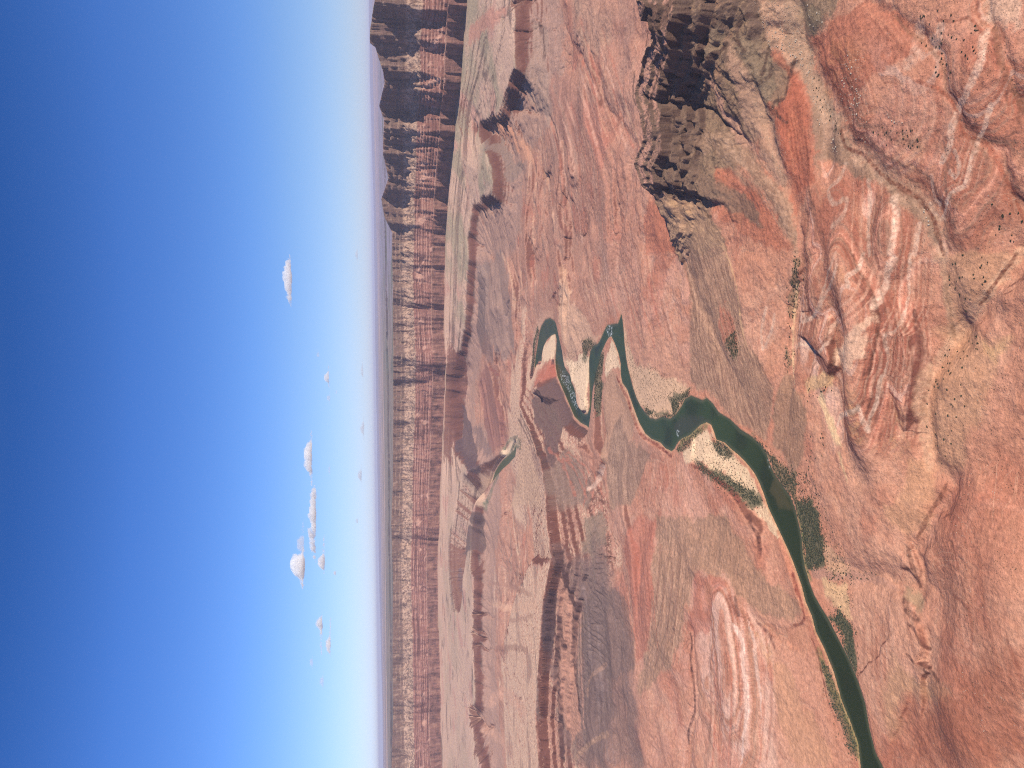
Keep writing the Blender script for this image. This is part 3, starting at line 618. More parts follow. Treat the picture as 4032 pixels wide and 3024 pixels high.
paint(L(7, '60,-20 180,60 240,130 170,260 130,230 60,60'), C(142, 124, 102), .8); paint(L(7, '80,-20 360,-20 300,70 230,180 160,230 90,100'), C(142, 124, 102), .8)
# pale debris of the big wash, and its trunk
paint(L(4, '1080,-20 1160,160 1260,330 1330,420 1420,440 1480,620 1530,780 1640,720 1540,560 1430,260 1360,0'), C(190, 148, 124), .85, seed=680)
paint(L(7, '-20,0 40,0 130,330 250,600 340,780 400,950 520,1020 640,1140 780,1250 900,1380 990,1560 980,1659 900,1500 760,1330 560,1190 420,1120 290,1040 220,1020 210,1150 190,900 170,700 60,420 -40,280'), C(150, 122, 104), .85, seed=700)
paint(L(4, '940,290 1010,400 1130,600 1260,900 1330,1180 1290,1240 1200,1100 1060,820 1000,600'), C(176, 138, 118), .8, seed=710)
paint(L(4, '800,470 870,560 960,760 1100,930 1150,1030 1080,960 960,840 860,650'), C(186, 140, 122), .9, seed=715)
# left side fan
paint(L(5, '130,850 180,740 215,780 330,1040 340,1120 300,1200 250,1300 200,1500 200,1659 170,1659 140,1200'), C(186, 144, 118), .8)
paint(L(5, '190,1130 250,1060 260,1180 400,1270 430,1300 380,1450 300,1659 180,1659 160,1400'), C(142, 110, 96), .9, streak=(((5, 240, 1150), (5, 250, 1600)), C(178, 140, 118), 12), seed=720)
paint(L(6, '460,60 700,60 900,60 1000,200 1100,400 1380,620 1400,720 1150,680 980,560 900,430 700,430 640,700 560,1000 350,1180 330,1120 440,700 450,300'), C(158, 124, 102), .8, streak=(((6, 600, 200), (6, 560, 1000)), C(186, 142, 116), 13), seed=740)
paint(L(6, '340,60 460,60 450,700 400,900 330,960 290,450 250,230'), C(188, 110, 90), .65)
paint(L(6, '700,430 880,430 900,500 820,600 790,800 660,800 690,600'), C(188, 112, 94), .65)
paint(L(6, '940,720 990,750 1020,900 1040,1100 1055,1300 1020,1600 1000,1659 1020,1300 1005,1000 980,820'), C(220, 186, 174), .85, soft=4, amp=5)
paint(L(6, '1040,700 1080,800 1110,1000 1125,1200 1135,1340 1110,1200 1085,950 1060,800'), C(214, 180, 168), .85, soft=3, amp=4)
paint(L(6, '1220,1000 1290,1000 1390,1250 1500,1400 1590,1640 1350,1640 1250,1400 1200,1150'), C(206, 150, 118), .75)
paint(L(6, '0,80 110,30 150,120 130,220 60,330 0,300'), C(140, 122, 106), .7); paint(L(6, '0,600 130,500 300,620 330,1000 200,1100 0,1100'), C(128, 106, 98), .6)
# tan hills of the lower right
paint(L(8, '950,520 1100,470 1250,500 1380,560 1330,900 1270,1120 1180,1160 1150,1400 980,1400 920,1200 890,950 960,780 1090,620'), C(208, 158, 122), .6, soft=26)
paint(L(8, '1270,580 1450,560 1440,640 1340,680 1280,640'), C(202, 164, 118), .6, soft=20)
paint(L(8, '780,1340 900,1330 980,1450 960,1600 860,1659 700,1659 760,1480'), C(210, 156, 120), .7, soft=18)
paint(L(9, '640,0 930,0 820,190 740,170 700,140 650,90'), C(210, 156, 120), .7, soft=18)
paint(L(9, '690,960 780,1090 1020,1130 1020,1240 880,1220 740,1200 720,1400 680,1500 630,1400 600,1150'), C(204, 158, 122), .6, soft=26)
paint(L(8, '220,880 260,1000 330,1150 350,1280 320,1260 260,1120 200,960'), C(228, 194, 150), .75, soft=7, amp=9); paint(L(8, '340,1280 400,1500 370,1440 330,1300'), C(228, 194, 150), .65, soft=6, amp=7)
paint(L(8, '110,820 280,780 290,880 130,900'), C(224, 180, 134), .8); paint(L(8, '300,620 400,560 560,360 590,420 520,560 530,700 430,740 330,720'), C(226, 184, 158), .8, amp=14)
paint(L(8, '1000,0 1500,0 1380,180 1250,350 1120,500 1060,350 1010,150'), C(196, 150, 118), .6)
paint(L(7, '1280,0 1546,-20 1546,160 1400,200 1330,120'), C(226, 190, 166), .6)
paint(L(9, '1000,1100 1510,900 1510,1659 620,1659 700,1500 760,1300 900,1260'), C(168, 96, 74), .7, soft=70, amp=26)
paint(L(9, '760,480 810,470 870,620 850,680 810,640'), C(168, 138, 112), .9); paint(L(9, '150,380 400,390 560,430 700,480 740,520 660,510 480,470 250,460 160,450'), C(190, 140, 122), .9, soft=5, amp=6)
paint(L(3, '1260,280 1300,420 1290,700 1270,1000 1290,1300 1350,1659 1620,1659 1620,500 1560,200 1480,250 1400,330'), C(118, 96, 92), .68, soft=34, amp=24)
paint(L(2, '1250,1400 1400,1250 1500,1400 1560,1500 1500,1659 1280,1659'), C(136, 114, 102), .7, soft=20)
paint(L(6, '-20,330 90,330 200,500 280,800 300,1100 340,1300 380,1659 -20,1659'), C(122, 102, 98), .6, soft=34, amp=20)
paint(L(2, '850,700 880,760 900,900 930,1000 985,1180 1000,1190 940,1270 900,1300 860,1200 830,1000 800,850'), C(156, 104, 94), .75, soft=8, amp=6)
for k_ in range(6):
    line(L(2, '%d,%d %d,%d %d,%d' % (815 + 24 * k_, 760 + 20 * k_, 845 + 22 * k_, 950, 885 + 18 * k_, 1190)), C(112, 70, 66), 7, .7)
paint(L(2, '800,60 950,-20 1000,180 1030,500 1040,640 960,680 900,600 820,480 795,300'), C(152, 128, 118), .7, soft=10)
paint(L(1, '900,880 1000,960 1040,1060 1100,1080 1060,1180 980,1200 960,1050 900,980'), C(140, 118, 108), .75, soft=6); paint(L(1, '880,820 1000,840 1080,900 1180,1000 1170,1080 1090,1060 1030,940 920,860'), C(204, 142, 112), .7, soft=6)
paint(L(1, '740,180 800,110 900,60 1000,50 980,100 880,180 740,290'), C(196, 134, 116), .75); paint(L(1, '1150,160 1270,230 1240,380 1270,480 1270,820 1120,640 1130,520 1150,380'), C(168, 138, 122), .7)
paint(L(1, '1270,480 1420,560 1470,640 1480,800 1430,980 1340,900 1290,780'), C(170, 120, 104), .7); paint(L(1, '1500,640 1600,700 1659,960 1600,1100 1659,1250 1560,1000 1480,820'), C(196, 124, 104), .6)
paint(L(2, '1320,340 1340,200 1350,50 1380,160 1400,330 1400,560 1360,600'), C(220, 168, 132), .7, soft=6)
paint(L(1, '420,560 530,820 560,950 540,960 440,800 380,600'), C(206, 160, 136), .0)
paint(L(2, '1165,860 1190,780 1240,700 1300,720 1310,790 1250,800 1190,870'), C(190, 108, 88), .7)
paint(L(2, '1060,1050 1100,1200 1200,1450 1210,1659 1000,1659 1040,1500 1080,1300'), C(212, 170, 138), .7)
paint(L(2, '1160,905 1190,872 1300,825 1335,865 1355,940 1400,1060 1395,1110 1335,1190 1290,1400 1240,1390 1225,1200 1165,1100 1150,950'), C(106, 82, 80), .85, soft=8, amp=7)
paint(L(3, '1285,480 1240,510 1205,570 1185,700 1185,800 1215,950 1250,950 1265,800 1275,600'), C(86, 68, 70), .9, soft=6, amp=6)
paint(L(1, '1400,0 1500,160 1440,200 1480,330 1560,350 1659,300 1659,100 1560,60 1500,-20'), C(202, 160, 132), .55, soft=20)
paint(L(4, '-20,200 40,230 60,380 130,200 300,60 200,-20 -20,-20'), C(190, 140, 118), .6)
# sand and gravel beside the river
SAND = C(236, 202, 166)
paint(L(5, '640,1290 720,1200 800,1130 850,1225 930,1265 1050,1385 1140,1540 1200,1655 1120,1655 1020,1540 900,1450 760,1370 650,1350'), SAND, .95, seed=760)
paint(L(5, '262,440 290,560 330,700 420,740 560,800 660,850 700,890 640,960 590,1055 470,1080 400,1030 340,930 290,740 262,560'), C(226, 184, 148), .9, seed=765)
paint(L(5, '300,440 400,500 600,600 690,850 560,800 420,740 330,700'), C(206, 150, 124), .7, seed=767)
paint(L(2, '1222,695 1230,620 1255,560 1285,532 1305,525 1310,620 1300,700 1260,695'), SAND, .95, soft=5)
paint(L(2, '1370,690 1440,700 1500,640 1528,700 1522,1040 1495,1048 1460,980 1440,880 1400,790'), SAND, .95, soft=5)
paint(L(2, '1330,300 1370,150 1400,300 1540,480 1600,560 1520,620 1400,680 1360,600 1340,450'), C(214, 168, 138), .85, seed=770)
paint(L(5, '130,720 175,545 215,640 240,760 190,740 150,820'), SAND, .9, soft=5)
paint(L(2, '960,1400 1000,1230 1030,1200 1070,1230 1030,1320'), SAND, .9); paint(L(2, '800,1450 850,1440 860,1540 830,1659 810,1560'), C(220, 180, 150), .8)
paint(L(6, '1060,0 1180,0 1250,180 1230,200 1150,90'), SAND, .85, soft=6); paint(L(9, '220,480 380,500 400,640 420,700 300,620 240,540'), C(226, 184, 140), .85)
paint(L(9, '230,240 350,320 400,420 250,420'), C(218, 172, 136), .7)
# ground darkened green beneath thickets
VG = C(104, 104, 82)
VEG = {
 'right bank': (L(9, '60,-40 130,-60 200,30 215,120 245,210 225,300 240,370 180,385 140,400 112,330 100,200'), 1.0), 'right bank b': (L(9, '265,700 330,640 420,760 432,950 440,1060 400,980 330,800'), 1.0),
 'bar edge': (L(5, '700,1340 760,1370 900,1440 1020,1490 1110,1560 1170,1640 1100,1640 980,1570 850,1470 750,1400'), .9), 'bar head': (L(5, '600,1280 640,1210 740,1150 800,1110 780,1130 700,1230 640,1290'), .5),
 'inner bar': (L(5, '840,1190 900,1210 960,1280 980,1330 900,1320 850,1270'), .7), 'bar2': (L(5, '400,1040 500,1070 590,1060 640,980 680,930 700,890 650,905 600,950 560,940 580,1040 480,1050 400,1000'), .8),
 'bank right': (L(5, '1060,1180 1130,1200 1190,1280 1300,1380 1380,1440 1390,1659 1350,1590 1290,1500 1240,1430 1210,1340'), .75), 'left low': (L(9, '215,980 260,1000 320,1160 420,1380 460,1520 465,1600 400,1560 340,1380 280,1250'), .6),
 'channel': (L(5, '75,680 130,640 110,800 120,880 110,1000 90,1060 70,1050 70,850'), .8), 'bend': (L(2, '1165,740 1180,600 1200,500 1190,470 1160,600 1150,740'), .6), 'delta': (L(2, '1480,560 1530,560 1580,590 1520,640 1490,700'), .6), 'tail': (L(5, '925,560 990,500 1005,640 980,680 940,620'), .6),
 'far': (L(2, '1000,1235 960,1300 935,1370 915,1430 900,1450 925,1350 955,1280 985,1225'), .08), 'far b': (L(2, '1080,1200 1087,1260 1065,1305 1070,1250'), .15),
 'mid wash': (L(5, '1370,0 1420,40 1410,140 1385,300 1365,420 1345,400 1350,200 1380,80'), .5), 'mid wash b': (L(5, '1330,600 1350,640 1345,720 1320,740 1318,660'), .6),
}
for k, (it, dens) in VEG.items():
    paint(it, VG, min(.95, .9 * dens + .1), soft=8, seed=800, guard=True)
wet = sst(10, 4, DR) * sst(2, 4, DR); put(C(170, 150, 112), wet * .7)
paint(L(4, '745,80 830,60 850,130 790,280 740,380 725,450 735,600 785,750 775,900 770,1100 740,1290 600,1270 440,1150 420,1050 440,880 490,740 520,600 560,450 690,300'), C(120, 96, 84), .45, soft=7, amp=8)
paint(L(4, '420,20 600,0 590,100 540,170 480,210 420,220 400,130'), C(96, 74, 64), .8, soft=5, amp=6)
paint(L(4, '780,180 880,130 920,230 860,370 760,380 740,330'), C(140, 120, 100), .7, soft=6)
paint(L(3, '740,-10 800,30 828,70 815,150 832,235 805,290 760,250 705,330 680,310 700,200 738,100'), C(98, 78, 76), .8, soft=5, amp=6)
paint(L(2, '668,980 735,1080 770,1200 832,1400 800,1440 720,1340 672,1300 665,1150'), C(92, 74, 78), .85, soft=4, amp=5)
paint(L(2, '800,120 850,150 845,480 905,620 885,720 820,620 788,500 795,300'), C(112, 92, 90), .75, soft=8, amp=8)
paint(L(2, '740,1110 830,1150 900,1300 850,1330 790,1230'), C(120, 98, 96), .6, soft=8)
# pale and dark beds and channel threads traced as lines
WH = C(232, 196, 176); GY = C(214, 182, 164)
paint(L(7, '620,640 700,550 860,530 1000,590 1080,700 1070,850 1000,1000 900,1120 780,1180 700,1180 580,1050 530,900 560,750'), C(208, 150, 130), .55)
PK, RD = C(226, 176, 152), C(172, 100, 82)
def fam(g_, pts_, offs, wd, k_=.45):
    for n_, (ox, oy) in enumerate(offs): line([(g_, x_ + ox, y_ + oy) for x_, y_ in pts_], RD if n_ % 2 else PK, wd * (.6 + .7 * ((n_ * 7) % 5) / 4), k_)
P_ = lambda t_: [tuple(map(float, q_.split(','))) for q_ in t_.split()]
fam(8, P_('802,20 796,150 790,300 760,400 705,500 645,540 642,600 660,680 640,770 602,830 592,930'), [(o_, 0) for o_ in (-88, -66, -46, -26, 24, 44, 62, 84, 106, 126, 146)], 7)
fam(8, P_('655,120 612,260 560,340 420,470 380,500'), [(o_, o_ * .3) for o_ in (-40, -64, -90, -118, -150, -185)], 8)
fam(7, P_('542,1190 545,1350 530,1500 540,1659'), [(o_, 0) for o_ in (-110, -80, -52, -28, 26, 50, 74, 98, 122)], 7)
fam(7, P_('1240,940 1200,1050 1160,1205 1105,1235 1050,1290 1022,1420 965,1405 930,1330'), [(o_, o_ * .5) for o_ in (-75, -54, -34, -18, 20, 40, 62, 88)], 6)
fam(7, P_('1040,620 1055,760 1020,900 940,1020 840,1110 740,1160'), [(o_, o_ * .35) for o_ in (-30, -62, -90, -125, -155, -190, -225, -260, -300, -340)], 9, .35)
fam(7, P_('860,1480 850,1560 832,1659'), [(o_, 0) for o_ in (-70, -46, -24, 24, 46)], 7)
fam(8, P_('60,20 120,160 150,300 110,440 80,560'), [(o_, 0) for o_ in (20, 50, 84, 120, 160, 200)], 8, .4)
fam(6, P_('1040,760 1075,950 1090,1150 1085,1350 1060,1600'), [(o_, 0) for o_ in (-190, -150, -115, -85, 20, 60, 80, 104, 126)], 8, .5)
fam(5, P_('1160,350 1150,480 1165,620 1235,480'), [(o_, 0) for o_ in (-26, -50, 26, 52)], 6, .4)
line(L(7, '700,1290 712,1400 702,1500 672,1659') + L(8, '690,20 655,120 612,260 570,340'), WH, 24, .75)
line(L(8, '802,0 796,150 790,300 760,400 705,500 640,532 642,600 660,680 640,770 602,830 592,930 570,1010 540,1070 525,1160'), GY, 10, .8)
line(L(8, '525,1160 490,1080 465,1000'), WH, 15, .75); line(L(8, '330,1110 350,1060 420,1030 455,1010'), GY, 16, .8)
line(L(7, '1330,690 1290,830 1240,930 1200,1050 1160,1205 1105,1235 1050,1290 1022,1420 965,1405 930,1330'), WH, 15, .75)
line(L(7, '1285,230 1262,400 1190,560 1155,640 1110,740 1070,850 1060,950 1010,1050'), WH, 26, .7)
line(L(7, '1090,980 1125,1080 1100,1160 1060,1120'), GY, 13, .7); line(L(7, '940,1150 960,1280 1000,1330'), WH, 14, .6)
line(L(7, '530,1180 542,1350 528,1500 540,1659'), GY, 16, .75); line(L(7, '380,1080 330,1180 270,1240 300,1330 380,1300 370,1400 290,1480'), GY, 16, .6)
line(L(7, '860,1470 850,1560 832,1659'), WH, 18, .75); line(L(8, '500,0 460,100 385,150 400,200'), GY, 16, .8); line(L(8, '330,40 290,180 230,300 170,410 100,440 90,400'), GY, 14, .7)
line(L(8, '60,600 110,590 200,640 260,560 330,430'), WH, 15, .6); line(L(7, '960,540 1000,700 990,850 900,1050 820,1160 740,1190'), C(188, 112, 88), 34, .6)
line(L(7, '1000,180 980,300 960,260'), GY, 34, .6); line(L(7, '870,180 830,350 790,430'), GY, 40, .5)
line(L(5, '1190,350 1160,480 1170,620 1230,480 1240,400'), GY, 14, .7); line(L(5, '1420,380 1480,420 1560,250 1600,100 1640,0'), GY, 13, .6)
DK3, GR3, TN3, RS3 = C(134, 86, 76), C(158, 130, 116), C(222, 176, 142), C(196, 108, 86)
def streaks(g_, t_, lo, hi, n_, wd, cols, k_=.5, seed=0):
    q_ = np.random.RandomState(seed); base = P_(t_); m_ = len(base)
    for i_ in range(n_):
        o_ = lo + (hi - lo) * (i_ + q_.rand() * .7) / n_; a0 = q_.rand() * .55; a1 = min(1, a0 + .3 + q_.rand() * .5)
        xs_ = np.linspace(a0, a1, 5) * (m_ - 1); pts_ = [(g_, float(np.interp(v_, range(m_), [p_[0] for p_ in base])) + o_ + q_.normal(0, abs(hi - lo) * .008), float(np.interp(v_, range(m_), [p_[1] for p_ in base]))) for v_ in xs_]
        line(pts_, cols[i_ % len(cols)], wd * (.5 + q_.rand()), k_ * (.6 + .5 * q_.rand()))
streaks(5, '420,0 450,200 500,400 560,600', -330, 60, 18, 9, [DK3, PK, RS3, TN3], .5, 1)
streaks(2, '1180,0 1190,200 1180,420', -130, 140, 16, 8, [DK3, TN3, RS3, PK], .55, 2)
streaks(4, '30,20 100,300 190,560 270,800 330,960', -190, 60, 16, 9, [PK, DK3, TN3, RS3], .5, 3)
streaks(1, '1300,520 1400,800 1450,1000 1480,1300 1520,1600', -170, 150, 22, 9, [DK3, PK, GR3, RS3], .5, 4)
streaks(1, '1150,800 1180,1000 1150,1300 1140,1600', -60, 110, 10, 8, [DK3, TN3, GR3], .5, 5)
streaks(2, '1480,0 1540,250 1600,450', -80, 120, 10, 8, [DK3, PK, TN3], .5, 6)
streaks(6, '300,150 330,450 350,700 370,900', -70, 110, 14, 7, [DK3, RS3, C(120, 66, 58)], .6, 7)
streaks(6, '560,60 540,400 500,800 470,1000', -90, 110, 14, 7, [TN3, GR3, DK3], .5, 8)
streaks(6, '900,780 930,1000 930,1300 910,1640', -120, 60, 16, 8, [DK3, PK, RS3], .5, 9)
streaks(6, '60,500 100,900 120,1300 150,1640', -90, 170, 14, 9, [C(96, 78, 80), C(142, 120, 116)], .55, 10)
streaks(5, '60,1300 80,1450 60,1650', -80, 60, 8, 8, [DK3, RS3, PK], .5, 11)
streaks(5, '480,1330 500,1480 470,1650', -90, 170, 14, 8, [DK3, RS3, PK], .5, 12)
streaks(4, '880,920 1000,1060 1150,1230 1290,1470', -90, 40, 10, 9, [C(110, 86, 76), C(180, 146, 124)], .6, 13)
streaks(4, '860,560 960,760 1100,980 1230,1150', -40, 90, 9, 9, [C(112, 86, 76), C(190, 150, 128)], .6, 14)
streaks(4, '1340,560 1380,800 1420,1050 1430,1250', -70, 70, 12, 8, [C(128, 60, 48), C(206, 128, 96)], .55, 15)
streaks(7, '330,300 420,480 470,640 500,800', -150, 120, 16, 8, [C(132, 64, 52), C(206, 140, 108)], .5, 16)
streaks(7, '560,30 720,200 860,400', -110, 120, 10, 8, [C(140, 74, 60), C(208, 142, 114)], .45, 17)
streaks(9, '1100,150 1120,500 1200,900 1300,1300', -420, 260, 16, 12, [C(146, 82, 66), C(204, 136, 112)], .35, 18)
streaks(9, '520,560 560,800 560,1100', -70, 130, 10, 9, [C(150, 86, 70), PK], .4, 19)
streaks(3, '900,100 905,300 900,600 900,900', -40, 220, 16, 9, [C(150, 120, 106), C(232, 190, 160)], .5, 20)
streaks(3, '1340,480 1385,640 1390,1000 1410,1400', -30, 70, 9, 9, [C(92, 66, 64), C(206, 150, 128)], .7, 21)
streaks(2, '830,150 850,350 870,560', -40, 130, 10, 7, [C(112, 92, 88), C(180, 146, 130)], .5, 22)
streaks(2, '1230,1250 1400,1400 1480,1600', -60, 160, 12, 8, [C(108, 84, 80), RS3], .5, 23)
streaks(8, '700,60 690,300 720,600 690,900 660,1200', -60, 230, 20, 6, [C(146, 84, 72), PK], .45, 24)
line(L(7, '330,800 400,960 520,1035 650,1150 780,1255 880,1340 950,1440 985,1560 1000,1659'), C(190, 152, 128), 62, .7); line(L(7, '40,20 130,330 220,560 320,780'), C(186, 150, 128), 80, .55)
line(L(8, '1000,0 1020,120 1035,240 1065,380 1085,520'), C(196, 158, 130), 26, .6); line(L(4, '960,290 1040,470 1140,740 1230,1000 1320,1270 1368,1450 1385,1659'), C(186, 148, 124), 16, .6)
line(L(2, '1070,1225 1030,1290 985,1350 940,1425 905,1500 872,1590 845,1655'), C(100, 112, 92), 22, .8, guard=False); line(L(2, '1060,1195 1010,1215 975,1270'), C(104, 114, 94), 14, .7, guard=False)
line(L(9, '62,30 84,110 98,200 104,290 116,370 150,460'), C(124, 130, 86), 12, .8, guard=False); line(L(9, '205,930 235,1030 290,1160 350,1290 410,1420 450,1560'), C(116, 116, 74), 34, .7, guard=False)
line(L(5, '620,1275 650,1210 740,1160 800,1110'), C(128, 134, 92), 26, .7, guard=False)
DKc = C(122, 72, 58); PL = C(206, 164, 136)
line(L(8, '1530,-10 1400,140 1270,320 1160,460 1085,560 985,700 905,830 880,950 895,1100 905,1250 935,1380'), PL, 30, .75); line(L(8, '1500,0 1385,150 1262,330'), DKc, 10, .9)
line(L(7, '350,840 375,950 430,985 500,1010 590,1110 700,1200 860,1295 945,1420 985,1540 1020,1659'), DKc, 13, .9)
line(L(7, '1345,190 1375,260 1400,430 1470,560 1546,720'), C(146, 96, 76), 15, .85); line(L(7, '850,530 1000,590 1090,680 1150,860 1210,900 1330,960 1400,1120 1480,1270 1546,1440'), C(160, 88, 68), 11, .85)
line(L(7, '980,130 1080,140 1180,120 1260,190 1280,220'), C(150, 84, 66), 8, .7); line(L(7, '700,100 800,210 900,290 1010,420 1035,570'), C(140, 100, 80), 9, .7); line(L(8, '1030,200 1070,400 1090,540'), C(146, 108, 84), 9, .7)
line(L(8, '330,20 325,250 340,400 300,520 220,600 130,860'), C(140, 84, 68), 10, .6); line(L(8, '560,400 600,540 640,600'), DKc, 10, .6); line(L(8, '830,370 855,500 850,560 880,640 840,680 830,800 790,900 780,1020 850,1100'), C(104, 58, 52), 14, .8)
line(L(8, '1040,1510 1000,1600 950,1659') + L(9, '900,60 830,180'), DKc, 12, .8); line(L(9, '770,260 800,380 850,500'), C(90, 54, 50), 15, .8); line(L(9, '745,590 765,660 830,710'), C(84, 54, 52), 20, .75); line(L(9, '770,740 810,780 850,860 910,900'), C(96, 58, 54), 12, .75)
line(L(9, '765,935 810,990'), C(90, 54, 52), 10, .8); line(L(9, '845,995 885,1045'), C(86, 54, 52), 12, .8); line(L(9, '905,1025 930,1060 965,1105'), C(86, 54, 52), 12, .8)
line(L(9, '1060,560 1150,640 1180,780 1170,900'), C(150, 84, 68), 12, .6); line(L(9, '1400,830 1460,1000 1500,1120'), C(150, 82, 66), 14, .5); line(L(9, '1050,200 1100,420 1160,640'), C(156, 88, 70), 9, .5)
line(L(6, '680,800 690,870 680,940 695,1080 705,1200 705,1310 668,1420 672,1500'), C(92, 60, 58), 8, .9); line(L(6, '960,570 975,640 990,680'), C(90, 66, 60), 10, .8)
line(L(6, '1040,50 1070,120 1110,180 1120,280'), C(86, 52, 50), 15, .85); line(L(6, '1330,420 1370,560 1400,660 1395,730 1340,750'), C(120, 58, 52), 9, .9); line(L(6, '1100,720 1180,810 1215,890'), C(110, 66, 60), 10, .8)
line(L(6, '1440,820 1490,920 1520,1080 1560,1240 1600,1340'), C(128, 72, 60), 7, .8); line(L(5, '212,800 250,880 290,960 320,1060 350,1150 400,1200 470,1240 530,1290 570,1320'), C(118, 62, 56), 10, .9)
line(L(5, '700,1380 780,1410 880,1480 960,1540 1010,1620'), C(118, 58, 54), 12, .8); line(L(5, '40,1540 100,1470 130,1390'), C(220, 184, 164), 20, .8); line(L(5, '640,30 680,180 730,380 750,520'), C(126, 88, 74), 9, .7)
line(L(5, '930,0 985,170 1010,330 1030,480 1060,600'), C(226, 180, 134), 8, .8); line(L(5, '1395,200 1375,380 1365,560 1370,760 1375,850'), C(228, 190, 148), 9, .8); line(L(5, '1080,600 1150,720 1220,860'), C(126, 92, 76), 8, .6)
line(L(1, '1200,150 1235,380'), C(100, 72, 66), 16, .8); line(L(1, '1300,880 1330,1000 1325,1180 1310,1300 1330,1450 1380,1530'), C(120, 74, 66), 10, .8); line(L(2, '1290,280 1345,330 1350,150 1330,60'), C(112, 72, 64), 10, .7)
line(L(1, '1200,820 1230,1000 1260,1200 1290,1400 1300,1500'), C(218, 170, 140), 12, .7); line(L(2, '950,0 990,60 1020,200 1040,360'), C(214, 168, 138), 12, .7); line(L(1, '1100,1080 1110,1300 1090,1500'), C(120, 88, 80), 7, .5)
line(L(2, '790,590 850,640 900,720 930,800 960,900 1000,960'), C(140, 104, 96), 13, .7); line(L(2, '860,740 940,800 960,900 985,1050 1000,1150'), C(128, 72, 68), 9, .7); line(L(2, '800,700 830,900 860,1050 900,1250'), C(130, 80, 76), 12, .6)
for k_ in range(16):                                # braided pale threads on the grey fans
    q_ = k_ / 15.0; j_ = np.random.RandomState(k_).uniform(-14, 14, 4)
    line(L(5, '%f,%f %f,%f %f,%f %f,%f' % (640 + 250 * q_, 0, 715 + 250 * q_ + j_[0], 300, 730 + 350 * q_ + j_[1], 620, 800 + 380 * q_ + j_[2], 980 + 90 * q_)), (C(202, 162, 134) if k_ % 2 else C(112, 84, 72)), 5, .6)
for k_ in range(8):
    q_ = k_ / 7.0; line(L(5, '%f,%f %f,%f %f,%f' % (180 + 60 * q_, 1150, 190 + 120 * q_, 1400, 190 + 200 * q_, 1600)), C(186, 148, 124), 4, .7)
    line(L(6, '%f,%f %f,%f %f,%f' % (480 + 200 * q_, 200, 500 + 160 * q_ + 10 * (k_ % 3), 600, 400 + 200 * q_, 1000)), C(196, 152, 126) if k_ % 2 else C(130, 98, 82), 6, .6)
DK2 = C(84, 62, 56)
for q_ in ['655,60 620,190 565,275 510,400 460,560 430,690 398,850 385,930', '415,230 385,400 340,560', '860,110 800,230 745,350 720,380', '940,290 880,340 780,390 735,440 730,510', '515,560 600,570 720,575', '560,600 545,760 520,900 500,1060', '640,600 600,760 560,900', '690,640 700,760 660,900 620,1100', '760,700 770,800 740,960 690,1100', '480,1270 540,1200 600,1210 640,1260 750,1300', '760,1300 800,1400 830,1420', '1060,100 1010,160 1000,260', '1130,100 1060,110', '1200,320 1180,430 1160,480', '1220,430 1210,500 1140,540', '1380,380 1340,500 1310,640 1250,660 1230,700', '1400,400 1350,420', '330,470 320,620 335,680', '1230,700 1300,790 1330,800', '980,250 1040,330 1030,340']:
    line(L(4, q_), DK2, 11, .85)
paint(L(3, '1285,420 1330,430 1385,560 1412,640 1405,1000 1440,1400 1380,1500 1300,1300 1275,1000 1290,700'), C(190, 136, 114), .8, soft=6, amp=6)
for q_, c_, w_ in [('1005,0 1025,150 1045,300 1068,450 1080,620', C(128, 108, 96), 9), ('1000,20 1012,140 1035,300', C(226, 190, 160), 7), ('1130,720 1145,900 1155,1100 1165,1350', C(132, 112, 104), 12), ('1080,1050 1100,1250 1095,1450', C(150, 124, 110), 9), ('970,80 990,200 990,400', C(152, 128, 112), 8),
                   ('850,480 1000,500 1120,560', C(170, 124, 106), 14), ('880,610 1000,640 1150,620', C(218, 170, 140), 26), ('890,900 1000,890 1100,910', C(156, 110, 94), 18), ('640,950 650,1100', C(104, 84, 80), 9), ('665,400 680,520 690,600', C(104, 86, 90), 18), ('840,700 1000,720 1130,690', C(176, 130, 110), 12),
                   ('860,1250 950,1180 1080,1300', C(214, 160, 134), 40), ('820,1400 900,1450 1000,1560', C(208, 156, 130), 34), ('1600,1000 1500,1080 1480,1200', C(170, 130, 110), 14), ('1610,1440 1500,1500 1400,1600', C(176, 136, 112), 16)]:
    line(L(3, q_), c_, w_, .7)
for q_ in ['1290,280 1330,420 1380,560 1410,650', '1300,430 1350,470', '1290,700 1330,900', '1240,560 1260,700 1290,900 1300,1200 1330,1600', '1310,340 1370,560 1400,650 1400,1000 1430,1300', '1395,610 1430,630 1400,700']:
    line(L(3, q_), C(84, 60, 60), 17, .9)
for q_ in ['1075,1045 1120,1130 1160,1200 1190,1290 1230,1400', '1100,1110 1150,1220 1180,1330', '1060,1075 1100,1150 1140,1240']:
    line(L(2, q_), C(88, 66, 62), 10, .85)
md = 1 + bandw * nearw * (.24 * b1 + .32 * b4 * sst(.05, .25, SL) + .2 * b5); col *= np.clip(md, .55, 1.4)[..., None].astype(f4)
